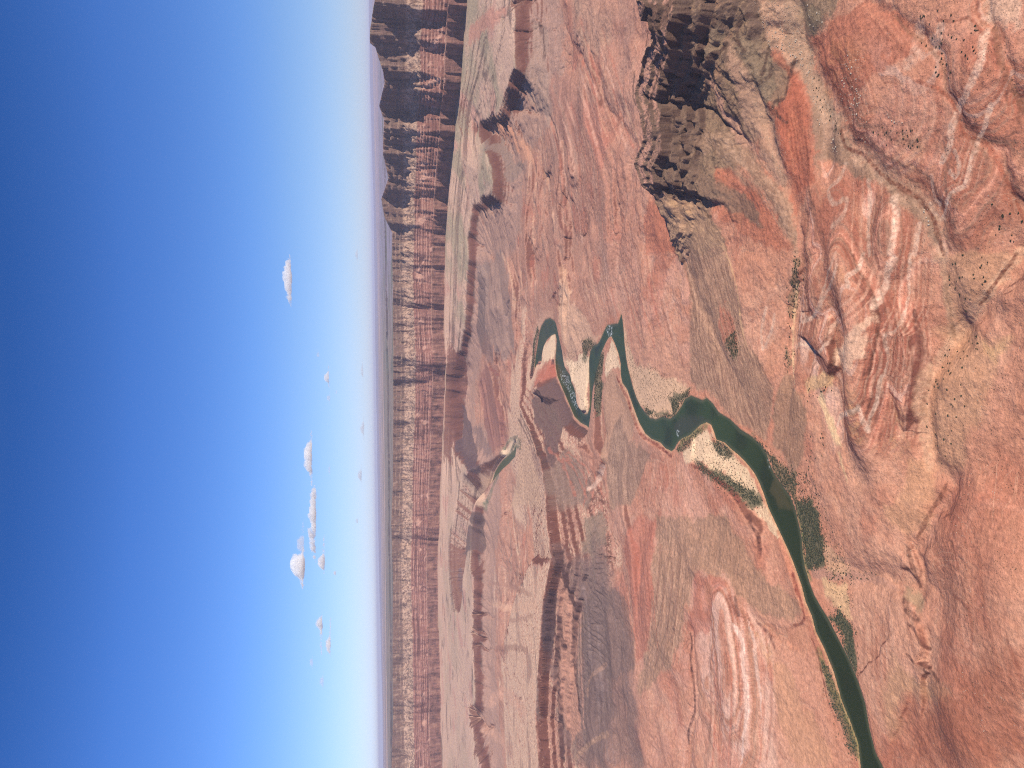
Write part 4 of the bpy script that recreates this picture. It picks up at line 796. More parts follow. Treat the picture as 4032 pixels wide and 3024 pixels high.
# fine tonal grain in the rock itself
g = 1 + n3 * .18 + fbm(Xf, Yf, 9, 2, 901) * .11 * (R_f < 5000) + fbm(Xf, Yf, 4.5, 1, 903) * .05 * (R_f < 2600) + fbm(A_f * 6000, np.log(R_f) * 6000, 10, 2, 905) * .14 * sst(3000, 5000, R_f) * sst(14000, 11000, R_f); col *= g[..., None].astype(f4)
lum_ = col @ np.array([.3, .59, .11], f4); tn = sst(20, 60, DR) * (1 - .5 * WALL); col += (lum_[..., None] * np.array([1.38, .92, .68], f4) * 1.06 - col) * (.15 * tn)[..., None].astype(f4)
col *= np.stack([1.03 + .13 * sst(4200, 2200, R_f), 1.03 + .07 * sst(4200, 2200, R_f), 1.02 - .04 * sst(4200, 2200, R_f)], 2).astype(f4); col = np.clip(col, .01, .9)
if 1: print('colour', time.time() - T0)

# ---------------------------------------------------------------- materials
def new_mat(name):
    m = bpy.data.materials.new(name); m.use_nodes = True; return m, m.node_tree, m.node_tree.nodes['Principled BSDF']
def rock_material(name, rough, bump_m, scales=(14.0, 4.0)):
    m, t, p = new_mat(name); N = t.nodes.new; Lk = t.links.new
    at_ = N('ShaderNodeAttribute'); at_.attribute_name = 'rock'
    tc = N('ShaderNodeNewGeometry')
    hs = []
    for k, s in enumerate(scales):
        mp = N('ShaderNodeMapping'); mp.inputs['Scale'].default_value = (1 / s, 1 / s, 2.2 / s); Lk(tc.outputs['Position'], mp.inputs[0])
        nz = N('ShaderNodeTexNoise'); nz.inputs['Scale'].default_value = 1; nz.inputs['Detail'].default_value = 5; nz.inputs['Roughness'].default_value = .65; Lk(mp.outputs[0], nz.inputs[0]); hs.append(nz)
    mr = N('ShaderNodeMapRange'); mr.inputs[1].default_value = .3; mr.inputs[2].default_value = .7; mr.inputs[3].default_value = .82; mr.inputs[4].default_value = 1.18; Lk(hs[0].outputs[0], mr.inputs[0])
    mr2 = N('ShaderNodeMapRange'); mr2.inputs[1].default_value = .3; mr2.inputs[2].default_value = .7; mr2.inputs[3].default_value = .88; mr2.inputs[4].default_value = 1.12; Lk(hs[1].outputs[0], mr2.inputs[0])
    mm_ = N('ShaderNodeMath'); mm_.operation = 'MULTIPLY'; Lk(mr.outputs[0], mm_.inputs[0]); Lk(mr2.outputs[0], mm_.inputs[1])
    mx = N('ShaderNodeVectorMath'); mx.operation = 'SCALE'; Lk(at_.outputs['Color'], mx.inputs[0]); Lk(mm_.outputs[0], mx.inputs['Scale'])
    Lk(mx.outputs[0], p.inputs['Base Color'])
    bm = N('ShaderNodeBump'); bm.inputs['Strength'].default_value = .8; bm.inputs['Distance'].default_value = bump_m; Lk(hs[0].outputs[0], bm.inputs['Height'])
    bm2 = N('ShaderNodeBump'); bm2.inputs['Strength'].default_value = .6; bm2.inputs['Distance'].default_value = bump_m * .4; Lk(hs[1].outputs[0], bm2.inputs['Height']); Lk(bm.outputs[0], bm2.inputs['Normal'])
    Lk(bm2.outputs[0], p.inputs['Normal'])
    p.inputs['Roughness'].default_value = rough; p.inputs['Specular IOR Level'].default_value = .12
    return m
M_floor = rock_material('shale_ground', .95, 5.0); M_wall = rock_material('cliff_rock', .95, 26.0, (60.0, 22.0)); M_dark = rock_material('dark_lava_rock', .9, 8.0)
M_sand = rock_material('sand', 1.0, 1.2); M_des = rock_material('desert', 1.0, 6.0, (400.0, 90.0))

# ---------------------------------------------------------------- terrain meshes, split into named landforms
nrm = np.empty((NR, NC, 3), f4)
ca, sa = np.cos(A_f), np.sin(A_f)
gx = gz0 * sa + gz1 * ca; gy = gz0 * ca - gz1 * sa
nrm[..., 0] = -gx; nrm[..., 1] = -gy; nrm[..., 2] = 1; nrm /= np.linalg.norm(nrm, axis=2, keepdims=True)
vid = np.arange(NR * NC).reshape(NR, NC)
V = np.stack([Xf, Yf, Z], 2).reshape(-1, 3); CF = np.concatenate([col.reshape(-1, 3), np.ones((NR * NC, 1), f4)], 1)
quads = np.stack([vid[:-1, :-1], vid[1:, :-1], vid[1:, 1:], vid[:-1, 1:]], 2)
label = np.zeros((NR, NC), np.int8)                       # 0 canyon floor
label[(BM > .5) & (Z > 95)] = 1
label[(CM > .5) & (WRR < RT - 700) & (Z > 60)] = 2
label[((WRR > RT) & (R_f > 4500)) & (DR > 100)] = 3
label[inW > .5] = 4
label[(plat > .5)] = 5; label[R_f > 52000] = 6
for k, nm in [('bar', 7), ('bar2', 7), ('bar3', 7), ('bar4', 7)]:
    label[(up2(sdf(X, Y, FAN[k], 60)) < -4) & (DR > 3)] = nm
for k in ('mid', 'low', 'left'):
    label[up2(sdf(X, Y, FAN[k], 60)) < -10] = 8
LAB = [('canyon_floor', M_floor), ('butte', M_dark), ('ridge', M_floor), ('terrace_slope', M_floor), ('canyon_wall', M_wall), ('plateau', M_des), ('distant_hills', M_des), ('sandbar', M_sand), ('gravel_fan', M_floor)]
fl = label[:-1, :-1]
def grid_object(name, q, mat, V=V, colf=CF, normals=nrm.reshape(-1, 3)):
    q = q.reshape(-1, 4); use = np.unique(q); remap = np.zeros(len(V), np.int32); remap[use] = np.arange(len(use)); q = remap[q]
    me = bpy.data.meshes.new(name); me.vertices.add(len(use)); me.vertices.foreach_set('co', V[use].ravel())
    me.loops.add(q.size); me.loops.foreach_set('vertex_index', q[:, ::-1].ravel().astype(np.int32)); me.polygons.add(len(q))
    me.polygons.foreach_set('loop_start', np.arange(0, q.size, 4, dtype=np.int32))
    me.polygons.foreach_set('use_smooth', np.ones(len(q), bool))
    if colf is not None:
        a = me.color_attributes.new('rock', 'FLOAT_COLOR', 'POINT'); a.data.foreach_set('color', colf[use].ravel())
    me.update(calc_edges=True)
    if normals is not None: me.normals_split_custom_set_from_vertices(normals[use].tolist())
    me.materials.append(mat); o = bpy.data.objects.new(name, me); scene.collection.objects.link(o); return o
for k, (nm, mt) in enumerate(LAB):
    mm = fl == k
    if mm.any():
        o = grid_object(nm, quads[mm], mt); o['kind'] = 'structure'
if 1: print('terrain', time.time() - T0)

# ---------------------------------------------------------------- the river
ws = DR < 14
wm = ws[:-1, :-1] & ws[1:, 1:]
m_w, t, p = new_mat('river_water'); N = t.nodes.new; Lk = t.links.new
a_ = N('ShaderNodeAttribute'); a_.attribute_name = 'rock'; Lk(a_.outputs['Color'], p.inputs['Base Color'])
gm = N('ShaderNodeNewGeometry'); nz = N('ShaderNodeTexNoise'); nz.inputs['Scale'].default_value = .12; nz.inputs['Detail'].default_value = 6; Lk(gm.outputs['Position'], nz.inputs[0])
bm = N('ShaderNodeBump'); bm.inputs['Strength'].default_value = .25; bm.inputs['Distance'].default_value = .5; Lk(nz.outputs[0], bm.inputs['Height']); Lk(bm.outputs[0], p.inputs['Normal'])
p.inputs['Roughness'].default_value = .3; p.inputs['Specular IOR Level'].default_value = .07
Vw = np.stack([Xf, Yf, np.zeros_like(Z)], 2).reshape(-1, 3)
keep = col; col = np.empty_like(keep); col[:] = C(62, 78, 46)
deep = fbm(Xf, Yf, 160, 4, 911)
put(C(52, 64, 38), sst(-.1, .5, deep)); put(C(44, 50, 26), sst(3000, 2100, R_f) * .8); put(C(96, 108, 74), sst(6200, 7200, R_f) * .5)  # near water painted darker, standing in for reflection and lens falloff
put(C(98, 100, 74), sst(-16, -2, DR + deep * 8) * .55)
def wpaint(it, c, k, soft=6):
    mm, ww, xs, ys, p_ = REGION(it, c, k, soft, 6, 30, 921)
    col[mm] += (np.asarray(c, f4) - col[mm]) * ww[:, None]
wpaint(L(5, '600,1130 640,1060 760,1060 830,1080 760,1110 690,1170 630,1190'), C(74, 76, 62), .7, 14)
wpaint(L(9, '190,800 240,900 300,1060 330,1180 290,1100 230,950'), C(120, 92, 66), .7, 8); wpaint(L(9, '310,790 380,900 360,900'), C(120, 100, 74), .5)
wpaint(L(5, '1250,1450 1330,1600 1370,1659 1300,1659 1230,1540'), C(92, 84, 54), .7, 12)
foam = sst(.1, .45, fbm(Xf, Yf, 16, 3, 931, .7))
def rapid(it, k=1.0):
    mm, ww, xs, ys, p_ = REGION(it, None, k, 8, 8, 30, 941)
    col[mm] += (C(222, 228, 226) - col[mm]) * (ww * foam[mm])[:, None]
rapid(L(5, '150,470 180,462 200,480 190,530 160,540 145,500')); rapid(L(2, '1350,760 1400,800 1430,900 1450,960 1460,1010 1430,980 1395,880 1350,830')); rapid(L(2, '1335,700 1350,740 1345,780'), .6)
rapid(L(5, '615,1160 635,1135 632,1190 618,1200')); rapid(L(2, '1000,1200 1050,1190 1075,1230 1060,1260 1020,1240'), .8); rapid(L(5, '1200,1320 1220,1420 1205,1400'), .5)
CW = np.concatenate([col.reshape(-1, 3), np.ones((NR * NC, 1), f4)], 1); col = keep
o = grid_object('river', quads[wm], m_w, Vw, CW, None); o['kind'] = 'structure'

# ---------------------------------------------------------------- vegetation
rng = np.random.RandomState(11)
def zat(x, y):
    az = np.arctan2(x, y); r = np.hypot(x, y); j = np.clip((az - AZ0) / (AZ1 - AZ0) * (NC - 1), 0, NC - 1).astype(int)
    i = np.array([np.searchsorted(R_f[:, jj], q) for jj, q in zip(j, r)]); i = np.clip(i, 0, NR - 1); return Z[i, j], DR[i, j]
def leaf_mat(name, c, v=.25):
    m, t, p = new_mat(name); N = t.nodes.new; Lk = t.links.new
    gm = N('ShaderNodeNewGeometry'); nz = N('ShaderNodeTexNoise'); nz.inputs['Scale'].default_value = .35; nz.inputs['Detail'].default_value = 3; Lk(gm.outputs['Position'], nz.inputs[0])
    cr = N('ShaderNodeValToRGB'); c = np.array(c); cr.color_ramp.elements[0].position = .3; cr.color_ramp.elements[1].position = .7
    cr.color_ramp.elements[0].color = (*(c * (1 - v)), 1); cr.color_ramp.elements[1].color = (*(c * (1 + v)), 1); Lk(nz.outputs[0], cr.inputs[0]); Lk(cr.outputs[0], p.inputs['Base Color'])
    p.inputs['Roughness'].default_value = .8; p.inputs['Specular IOR Level'].default_value = .1; return m
M_leaf = leaf_mat('tamarisk_leaf', (.092, .104, .066)); M_brush = leaf_mat('desert_brush', (.10, .095, .062)); M_wood = leaf_mat('brush_wood', (.10, .075, .055)); M_pale = leaf_mat('pale_leaf', (.11, .12, .05))
def crown_mesh(name, seed, n=46, leaf=.34):
    """leaf clumps spread through an uneven dome of radius 1"""
    r_ = np.random.RandomState(seed); vs, fs = [], []
    for k in range(n):
        th, u_ = r_.rand() * 6.283, r_.rand(); rr_ = (.35 + .65 * r_.rand()) * (1 + .25 * math.sin(th * 3 + seed)); ph = u_ * 1.45
        c = np.array([rr_ * math.sin(ph) * math.cos(th), rr_ * math.sin(ph) * math.sin(th), .22 + .72 * rr_ * math.cos(ph)])
        for q in range(3):
            a, b_ = r_.randn(3), r_.randn(3); a /= np.linalg.norm(a); b_ -= a * (a @ b_); b_ /= np.linalg.norm(b_); s_ = leaf * (.6 + .6 * r_.rand())
            i0 = len(vs); vs += [c + a * s_, c + b_ * s_ * .7, c - a * s_, c - b_ * s_ * .7]; fs.append((i0, i0 + 1, i0 + 2, i0 + 3))
    return np.array(vs, f4), np.array(fs, np.int32)
CR = [crown_mesh('c', k) for k in range(5)]
def stem_mesh(seed):
    r_ = np.random.RandomState(seed); vs, fs = [], []
    for k in range(5):
        th = k * 1.257 + r_.rand() * .5; tip = np.array([.55 * math.cos(th), .55 * math.sin(th), .75]); 
        for lv, (p_, w_) in enumerate([(np.array([0, 0, -.15]), .07), (tip * .5, .045), (tip, .015)]):
            for q in range(4):
                an = q * 1.5708; vs.append(p_ + np.array([w_ * math.cos(an), w_ * math.sin(an), 0]))
        b0 = k * 12
        for lv in range(2):
            for q in range(4): fs.append((b0 + lv * 4 + q, b0 + lv * 4 + (q + 1) % 4, b0 + lv * 4 + 4 + (q + 1) % 4, b0 + lv * 4 + 4 + q))
    return np.array(vs, f4), np.array(fs, np.int32)
def me_from(name, vs, fs, mat):
    me = bpy.data.meshes.new(name); me.from_pydata(vs.tolist(), [], fs.tolist()); me.materials.append(mat); me.update(); return me
def scatter(poly_items, n, seed, clear=4.0):
    p_ = [march(Z, R_f, *q) for q in poly_items]; P_ = np.array(p_); r_ = np.random.RandomState(seed); out = []
    lo, hi = P_.min(0), P_.max(0); tries = 0
    xs = r_.uniform(lo[0], hi[0], n * 14).astype(f4); ys = r_.uniform(lo[1], hi[1], n * 14).astype(f4)
    k = inside(xs, ys, p_); xs, ys = xs[k][:n], ys[k][:n]
    if not len(xs): return np.zeros((0, 3))
    z, d = zat(xs, ys); k = d > clear; return np.stack([xs[k], ys[k], z[k]], 1)
def area_of(items):
    P_ = np.array([march(Z, R_f, *q) for q in items]); x, y = P_[:, 0], P_[:, 1]
    return abs(np.dot(x, np.roll(y, 1)) - np.dot(y, np.roll(x, 1))) / 2
thick = []
for k, (it, dens) in VEG.items():
    n = int(min(area_of(it) / 11 * dens, 14000)); pts = scatter(it, n, 51 + len(thick), 5)
    if len(pts) and not k.startswith('zz'):
        q_ = np.random.RandomState(n + 1); pts[:, :2] += q_.normal(0, 15, (len(pts), 2)) * (q_.rand(len(pts), 1) < .5); z_, d_ = zat(pts[:, 0], pts[:, 1]); pts[:, 2] = z_
        ok_ = (d_ > 5) & (fbm(pts[:, 0].astype(f4), pts[:, 1].astype(f4), 34, 3, 961) > -.4 - .3 * q_.rand(len(pts))); pts = pts[ok_]
        thick.append(np.concatenate([pts, 1.2 + 3.6 * np.random.RandomState(n).rand(len(pts), 1) ** 1.8], 1))
thick = np.concatenate(thick)
# bushes that thin out beyond the thickets
SPR = [(L(5, '262,480 330,700 470,740 640,860 690,900 600,960 560,940 400,1030 330,930 280,700'), 750, (1.8, 3.4)), (L(5, '700,1190 800,1120 860,1230 1000,1320 1150,1560 1190,1650 900,1450 700,1330'), 330, (1.8, 3.6)),
       (L(5, '130,740 180,560 230,700 240,790 150,820'), 110, (1.8, 3.2)), (L(2, '1360,650 1480,620 1500,700 1430,800 1380,750'), 150, (2.5, 4.5)), (L(9, '240,0 330,200 420,420 430,640 300,560 230,400'), 260, (1.6, 3.0)),
       (L(2, '1400,800 1500,650 1520,1030 1480,1010'), 60, (2.5, 4)), (L(5, '1380,1400 1500,1450 1560,1659 1400,1659'), 160, (2, 3.6)), (L(5, '900,400 1010,420 1020,700 940,620'), 60, (2, 3.6))]
sp_ = []
for it, n, (a, b_) in SPR:
    pts = scatter(it, n, 91 + n, 5); sp_.append(np.concatenate([pts, np.random.RandomState(n).uniform(a, b_, (len(pts), 1))], 1))
sp_ = np.concatenate(sp_)
def merged(name, P4, mat, lab, cat):
    vs, fs, o_ = [], [], 0; r_ = np.random.RandomState(5)
    kinds = r_.randint(0, 5, len(P4)); ang = r_.rand(len(P4)) * 6.283
    for kk in range(5):
        sel = P4[kinds == kk]; aa = ang[kinds == kk]; cv, cf = CR[kk]; cv = cv[:96]; cf = cf[:24]
        ca_, sa_ = np.cos(aa)[:, None], np.sin(aa)[:, None]
        x = (cv[None, :, 0] * ca_ - cv[None, :, 1] * sa_) * sel[:, 3:4] + sel[:, 0:1]; y = (cv[None, :, 0] * sa_ + cv[None, :, 1] * ca_) * sel[:, 3:4] + sel[:, 1:2]; z = cv[None, :, 2] * sel[:, 3:4] * .9 + sel[:, 2:3]
        vs.append(np.stack([x, y, z], 2).reshape(-1, 3)); f = cf[None] + (np.arange(len(sel)) * len(cv))[:, None, None] + o_; fs.append(f.reshape(-1, 4)); o_ += len(sel) * len(cv)
    vs = np.concatenate(vs); fs = np.concatenate(fs).astype(np.int32)
    me = bpy.data.meshes.new(name); me.vertices.add(len(vs)); me.vertices.foreach_set('co', vs.astype(f4).ravel()); me.loops.add(fs.size); me.loops.foreach_set('vertex_index', fs.ravel()); me.polygons.add(len(fs)); me.polygons.foreach_set('loop_start', np.arange(0, fs.size, 4, dtype=np.int32)); me.update(calc_edges=True)
    me.materials.append(mat); o = bpy.data.objects.new(name, me); scene.collection.objects.link(o); o['kind'] = 'stuff'; o['label'] = lab; o['category'] = cat; return o
merged('riverside_thicket', thick, M_leaf, 'dark green tamarisk thicket lining both banks of the river', 'thicket')
merged('bank_scrub', sp_, M_brush, 'scattered olive scrub thinning out over the pale river bars', 'scrub')
def sprinkle(n, seed, lo, hi, rmin, rmax, keep):
    q_ = np.random.RandomState(seed); az_ = q_.uniform(rad(-33), rad(33), n); r_ = (rmin ** -1 + q_.rand(n) * (rmax ** -1 - rmin ** -1)) ** -1
    x_, y_ = (r_ * np.sin(az_)).astype(f4), (r_ * np.cos(az_)).astype(f4); z_, d_ = zat(x_, y_)
    ok_ = (d_ > 8) & (fbm(x_, y_, 130, 4, seed + 1) + fbm(x_, y_, 40, 2, seed + 2) * .7 > keep)
    return np.stack([x_, y_, z_, q_.uniform(lo, hi, n)], 1)[ok_]
merged('desert_scrub', sprinkle(26000, 71, .5, 1.5, 1200, 3600, .08), M_brush, 'sparse low grey green scrub speckling the red slopes nearest the viewer', 'scrub')
def stones(P4, mat):
    vs, fs = [], []; q_ = np.random.RandomState(9); base = np.array([[1, 0, 0], [0, 1, 0], [-1, 0, 0], [0, -1, 0], [0, 0, .8], [.5, .5, .55]]); F_ = [(0, 1, 4), (1, 2, 4), (2, 3, 4), (3, 0, 4)]
    B_ = (base[None, :5] * (.7 + .6 * q_.rand(len(P4), 5, 1))) * P4[:, None, 3:4] + P4[:, None, :3]
    fs = (np.array(F_)[None] + (np.arange(len(P4)) * 5)[:, None, None]).reshape(-1, 3); me = bpy.data.meshes.new('scree'); me.from_pydata(B_.reshape(-1, 3).tolist(), [], fs.tolist()); me.materials.append(mat); me.update()
    o = bpy.data.objects.new('scree', me); scene.collection.objects.link(o); o['kind'] = 'stuff'; o['label'] = 'loose pale stones scattered over washes and debris slopes'; o['category'] = 'scree'
# individual shrubs of the foreground
def shrub_proto(seed, mat):
    return me_from('crown', *CR[seed], mat), me_from('stem', *stem_mesh(seed), M_wood)
PR = [shrub_proto(k, M_leaf if k % 2 else M_brush) for k in range(5)]
SHR = [(L(7, '0,250 100,330 330,760 400,960 360,950 200,700 60,420'), 34, 'shrubs in the pale gravel wash', 'dark round shrub growing in the pale gravel of the upper wash'),
       (L(7, '540,860 700,800 860,860 850,1000 620,950'), 26, 'shrubs on the round red dome', 'small dark shrub dotted on the round banded red dome'),
       (L(7, '850,20 1250,120 1250,330 1050,600 850,260'), 46, 'shrubs on the upper red flats', 'small dark shrub dotted over the red flats above the dome'),
       (L(8, '1040,560 1250,520 1240,800 1120,1200 1000,1400 900,1350 880,1150 960,760'), 52, 'shrubs on the tan hill', 'dark green shrub scattered over the smooth tan hill'),
       (L(8, '1060,0 1400,0 1300,180 1180,400 1050,250'), 24, 'shrubs on the tan slope', 'dark shrub on the tan slope above the straight ravine'),
       (L(8, '80,880 300,860 300,920 140,980'), 16, 'shrubs under the banded cliff', 'dark shrub in the sandy gap under the banded cliff'),
       (L(8, '120,1200 260,1150 240,1350 110,1500'), 22, 'shrubs on the pink river slope', 'dark green shrub on the smooth pink slope by the river'),
       (L(9, '230,380 640,420 640,470 250,470'), 40, 'shrubs along the side wash', 'small dark shrub edging the pale side wash near the river'),
       (L(7, '1300,1300 1546,1400 1546,1600 1350,1560'), 12, 'shrubs by the lower flats', 'dark shrub on the dusty flats beside the faint gully'),
       (L(5, '1370,40 1420,40 1380,360 1345,600 1330,420'), 28, 'shrubs in the middle wash', 'dark green shrub lining the narrow middle wash')]
tot = 0
for it, n, grp, lab in SHR:
    for k, (x, y, z) in enumerate(scatter(it, n, 300 + n, 6)):
        cr, stm = PR[rng.randint(5)]
        s_ = rng.uniform(1.7, 3.1); e = bpy.data.objects.new('shrub', None); scene.collection.objects.link(e); e.location = (x, y, z - .1); e.scale = (s_, s_, s_ * .9); e.rotation_euler = (0, 0, rng.rand() * 6.28)
        e['label'] = lab; e['category'] = 'shrub'; e['group'] = grp
        for nm, me in (('crown', cr), ('stem', stm)):
            o = bpy.data.objects.new(nm, me); scene.collection.objects.link(o); o.parent = e
        tot += 1
# pale boulders
def boulder_mesh(seed):
    import bmesh
    bm_ = bmesh.new(); bmesh.ops.create_icosphere(bm_, subdivisions=2, radius=1); r_ = np.random.RandomState(seed); pl_ = r_.randn(9, 3); pl_ /= np.linalg.norm(pl_, axis=1)[:, None]
    for v in bm_.verts:
        c = np.array(v.co)
        for n_ in pl_:
            d = c @ n_ - .72
            if d > 0: c = c - n_ * d
        v.co = Vector((c[0] * 1.2, c[1], c[2] * .75))
    me = bpy.data.meshes.new('boulder'); bm_.to_mesh(me); bm_.free(); me.materials.append(M_boul); return me
M_boul, t, p = new_mat('pale_boulder'); N = t.nodes.new; nz = N('ShaderNodeTexNoise'); nz.inputs['Scale'].default_value = .6; cr = N('ShaderNodeValToRGB'); cr.color_ramp.elements[0].color = (.42, .33, .24, 1); cr.color_ramp.elements[1].color = (.62, .52, .4, 1)
t.links.new(nz.outputs[0], cr.inputs[0]); t.links.new(cr.outputs[0], p.inputs['Base Color']); p.inputs['Roughness'].default_value = .9
stones(np.concatenate([sprinkle(9000, 81, .5, 1.3, 1200, 3600, .22)] + [np.concatenate([q2, np.random.RandomState(4).uniform(.6, 1.6, (len(q2), 1))], 1) for q2 in [scatter(L(4, '1090,0 1400,20 1500,560 1650,800 1560,820 1400,440 1200,300'), 1200, 83), scatter(L(7, '380,330 500,330 560,900 520,960 420,900 300,560'), 420, 84), scatter(L(4, '950,300 1000,300 1330,1000 1310,1200 1160,900'), 500, 85), scatter(L(1, '960,500 1200,420 1280,700 1200,800 1050,760'), 500, 86)]]), M_boul)
BO = [boulder_mesh(k) for k in range(4)]
BLD = [(L(7, '400,330 470,400 480,640 520,960 470,900 380,700 340,600'), 46, 'pale boulders at the foot of the red slope', 'pale cream boulder lying at the foot of the deep red slope'),
       (L(7, '190,740 350,980 340,1010 300,1000 200,800'), 14, 'pale boulders where the washes meet', 'pale cream boulder where two washes meet above the dome'),
       (L(4, '1150,130 1400,250 1480,500 1350,380 1200,290'), 70, 'pale boulders in the broad debris slope', 'pale boulder strewn over the broad tan debris slope'),
       (L(7, '690,1180 950,1420 1000,1600 880,1380'), 8, 'boulders in the lower wash', 'small pale boulder in the bed of the lower wash'),
       (L(7, '640,740 800,780 780,830 660,820'), 8, 'boulders on top of the dome', 'pale boulder beside the dark patch on top of the dome'),
       (L(7, '110,30 230,40 230,200 160,200'), 16, 'boulders on the olive slope', 'pale boulder on the olive green slope beside the debris')]
for it, n, grp, lab in BLD:
    for (x, y, z) in scatter(it, n, 500 + n, 6):
        o = bpy.data.objects.new('boulder', BO[rng.randint(4)]); scene.collection.objects.link(o); s_ = rng.uniform(1.0, 2.6) * (1.3 if rng.rand() < .2 else 1)
        o.location = (x, y, z + s_ * .25); o.scale = (s_, s_, s_); o.rotation_euler = (rng.rand() * .4, rng.rand() * .4, rng.rand() * 6.28); o['label'] = lab; o['category'] = 'boulder'; o['group'] = grp
if 1: print('plants', tot, len(thick), len(sp_), time.time() - T0)

# ---------------------------------------------------------------- clouds, far behind the rim
m_c = bpy.data.materials.new('cloud_vapour'); m_c.use_nodes = True; t = m_c.node_tree; t.nodes.clear()
vo = t.nodes.new('ShaderNodeOutputMaterial'); pv = t.nodes.new('ShaderNodeVolumePrincipled'); pv.inputs['Color'].default_value = (1, 1, 1, 1); pv.inputs['Density'].default_value = .004; pv.inputs['Anisotropy'].default_value = 0
t.links.new(pv.outputs[0], vo.inputs['Volume'])
m_cf = m_c.copy(); m_cf.name = 'thin_cloud_vapour'; m_cf.node_tree.nodes['Principled Volume'].inputs['Density'].default_value = .0011
import bmesh
CL = [  # x, y in the half-scale survey, length, thickness, distance km, thin?, blobs (position, size), label
 (624, 607, 84, 15, 42, 0, [(-.6, .9), (-.2, 1), (.2, .8), (.8, .75)], 'white cumulus standing alone high on the right, hooked at one end'),
 (688, 766, 18, 5, 60, 1, None, 'thin grey wisp between the lone high cumulus and the small white one'),
 (708, 815, 38, 9, 60, 0, [(0, 1)], 'small white pointed cloud with two faint scraps beside it'),
 (711, 860, 22, 6, 60, 1, None, 'faint flat scrap next to the small pointed cloud'),
 (727, 847, 13, 4, 60, 1, None, 'tiny faint scrap just below the small pointed cloud'),
 (669, 990, 92, 14, 48, 0, [(-.2, 1), (.2, .85)], 'slim flat based white cloud tapering at both ends'),
 (676, 1133, 128, 17, 48, 0, [(-.8, .9), (-.35, .75), (.3, .8), (.8, .9)], 'longest flat cloud, a lumpy white bar in the middle of the row'),
 (651, 1168, 66, 14, 50, 1, [(.2, 1)], 'ragged pale veil joined to the tall bright cumulus'),
 (647, 1228, 62, 25, 46, 0, [(-.1, 1)], 'tallest brightest cumulus with a domed top and flat base'),
 (697, 1197, 66, 11, 55, 0, [(.4, 1)], 'narrow white cloud just under the tall bright cumulus'),
 (724, 1238, 9, 5, 60, 0, None, 'tiny white dot of cloud under the narrow one'),
 (712, 1015, 40, 4, 70, 1, None, 'very faint thread of cloud below the slim tapering cloud'),
 (691, 1372, 60, 13, 52, 0, [(-.7, 1)], 'upper of the two parallel clouds on the left'),
 (711, 1375, 62, 10, 52, 0, [(.5, 1)], 'lower of the two parallel clouds on the left'),
 (673, 1431, 22, 7, 52, 1, None, 'small pale puff above the left end of the parallel clouds'),
 (696, 1472, 28, 8, 52, 1, None, 'leftmost pale puff in the row of clouds'),
 (784, 925, 46, 8, 110, 1, None, 'hazy low cloud near the horizon under the gap in the row'),
 (779, 1027, 44, 7, 110, 1, None, 'hazy low cloud near the horizon under the slim tapering cloud'),
 (772, 1125, 14, 5, 110, 1, None, 'hazy speck of cloud near the horizon under the longest cloud'),
 (783, 800, 60, 5, 120, 1, None, 'long faint streak near the horizon under the small pointed cloud'),
 (771, 550, 40, 5, 120, 1, None, 'faint streak near the horizon right of the lone cumulus'),
]
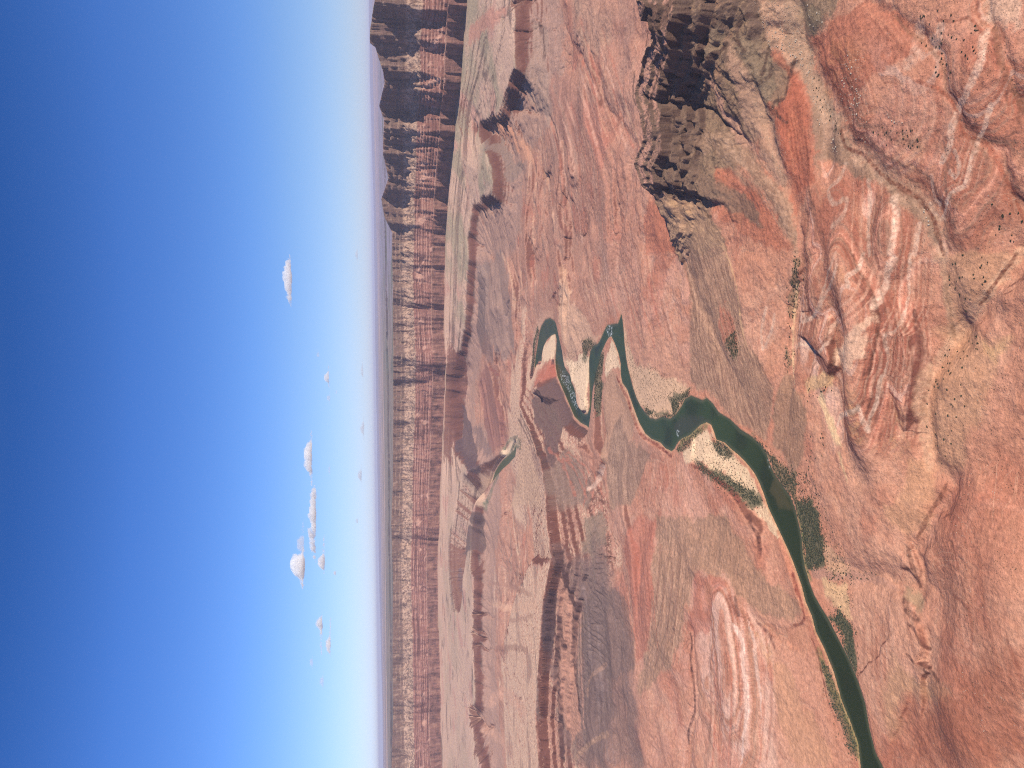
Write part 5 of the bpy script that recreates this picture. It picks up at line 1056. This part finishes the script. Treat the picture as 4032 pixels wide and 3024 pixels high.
for ci, (cx_, cy_, ln, th, dk, thin, blobs, lab) in enumerate(CL):
    az, sl = ray(cx_ / .54861, cy_ / .54861); D = dk * 1000.0; pxm = D / (LENS_F * .54861)
    Lm, Tm = ln * pxm / 2 * 1.25, th * pxm * 1.05
    r_ = np.random.RandomState(40 + ci); bm_ = bmesh.new(); blobs = blobs or [(0, 1)]
    n = max(10, int(ln / max(th, 3) * 13)) + 22
    for k in range(n):
        u_ = r_.uniform(-1, 1); hgt = max(math.exp(-((u_ - b0) / .33) ** 2) * s0 for b0, s0 in blobs) * .85 + .25; hgt *= (1 - abs(u_) ** 3)
        rr_ = Tm * hgt * r_.uniform(.12, .44); 
        mt = Matrix.Translation((-u_ * Lm, r_.uniform(-1, 1) * Tm * .8, r_.uniform(.1, .75) * Tm * hgt - Tm * .3)) @ Matrix.Diagonal((2.0, 1.6, 1, 1))
        bmesh.ops.create_icosphere(bm_, subdivisions=2, radius=max(rr_, Tm * .08), matrix=mt)
    for v in bm_.verts:
        c = v.co; nz_ = float(pn(c.x / Tm * 3.1 + ci * 7, c.z / Tm * 3.1 + c.y / Tm * 2, 3)) + .6 * float(pn(c.x / Tm * 7.3 + ci * 7, c.z / Tm * 7.3 + c.y / Tm * 5, 4)); c.z += nz_ * Tm * .24; c.x += nz_ * Tm * .2
        if c.z < -Tm * .32: c.z = -Tm * .32 + (c.z + Tm * .32) * .15
    me = bpy.data.meshes.new('cloud'); bm_.to_mesh(me); bm_.free(); me.materials.append(m_cf if thin else m_c)
    o = bpy.data.objects.new('cloud', me); scene.collection.objects.link(o)
    o.location = (D * math.sin(az), D * math.cos(az), CAM_H + D * sl); o.rotation_euler = (0, 0, -az); o['label'] = lab; o['category'] = 'cloud'; o['group'] = 'clouds beyond the canyon rim'
    rm = o.modifiers.new('r', 'REMESH'); rm.mode = 'VOXEL'; rm.voxel_size = max(Tm * .07, 8); rm.use_smooth_shade = True

# ---------------------------------------------------------------- air
top = max(float(Z.max()), CAM_H) + 25
me = bpy.data.meshes.new('haze'); bm_ = bmesh.new(); bmesh.ops.create_cube(bm_, size=1); bm_.to_mesh(me); bm_.free()
o = bpy.data.objects.new('haze', me); scene.collection.objects.link(o); zb = float(Z.min()) - 1
o.scale = (330000, 330000, top - zb); o.location = (0, 0, (top + zb) / 2); o['kind'] = 'stuff'
m_h = bpy.data.materials.new('haze_air'); m_h.use_nodes = True; t = m_h.node_tree; t.nodes.clear()
vo = t.nodes.new('ShaderNodeOutputMaterial'); pv = t.nodes.new('ShaderNodeVolumePrincipled'); pv.inputs['Color'].default_value = (.80, .82, 1, 1); pv.inputs['Density'].default_value = 1.35e-5; pv.inputs['Anisotropy'].default_value = 0.1
t.links.new(pv.outputs[0], vo.inputs['Volume']); me.materials.append(m_h)
if 1: print('done', time.time() - T0, 'top', top)
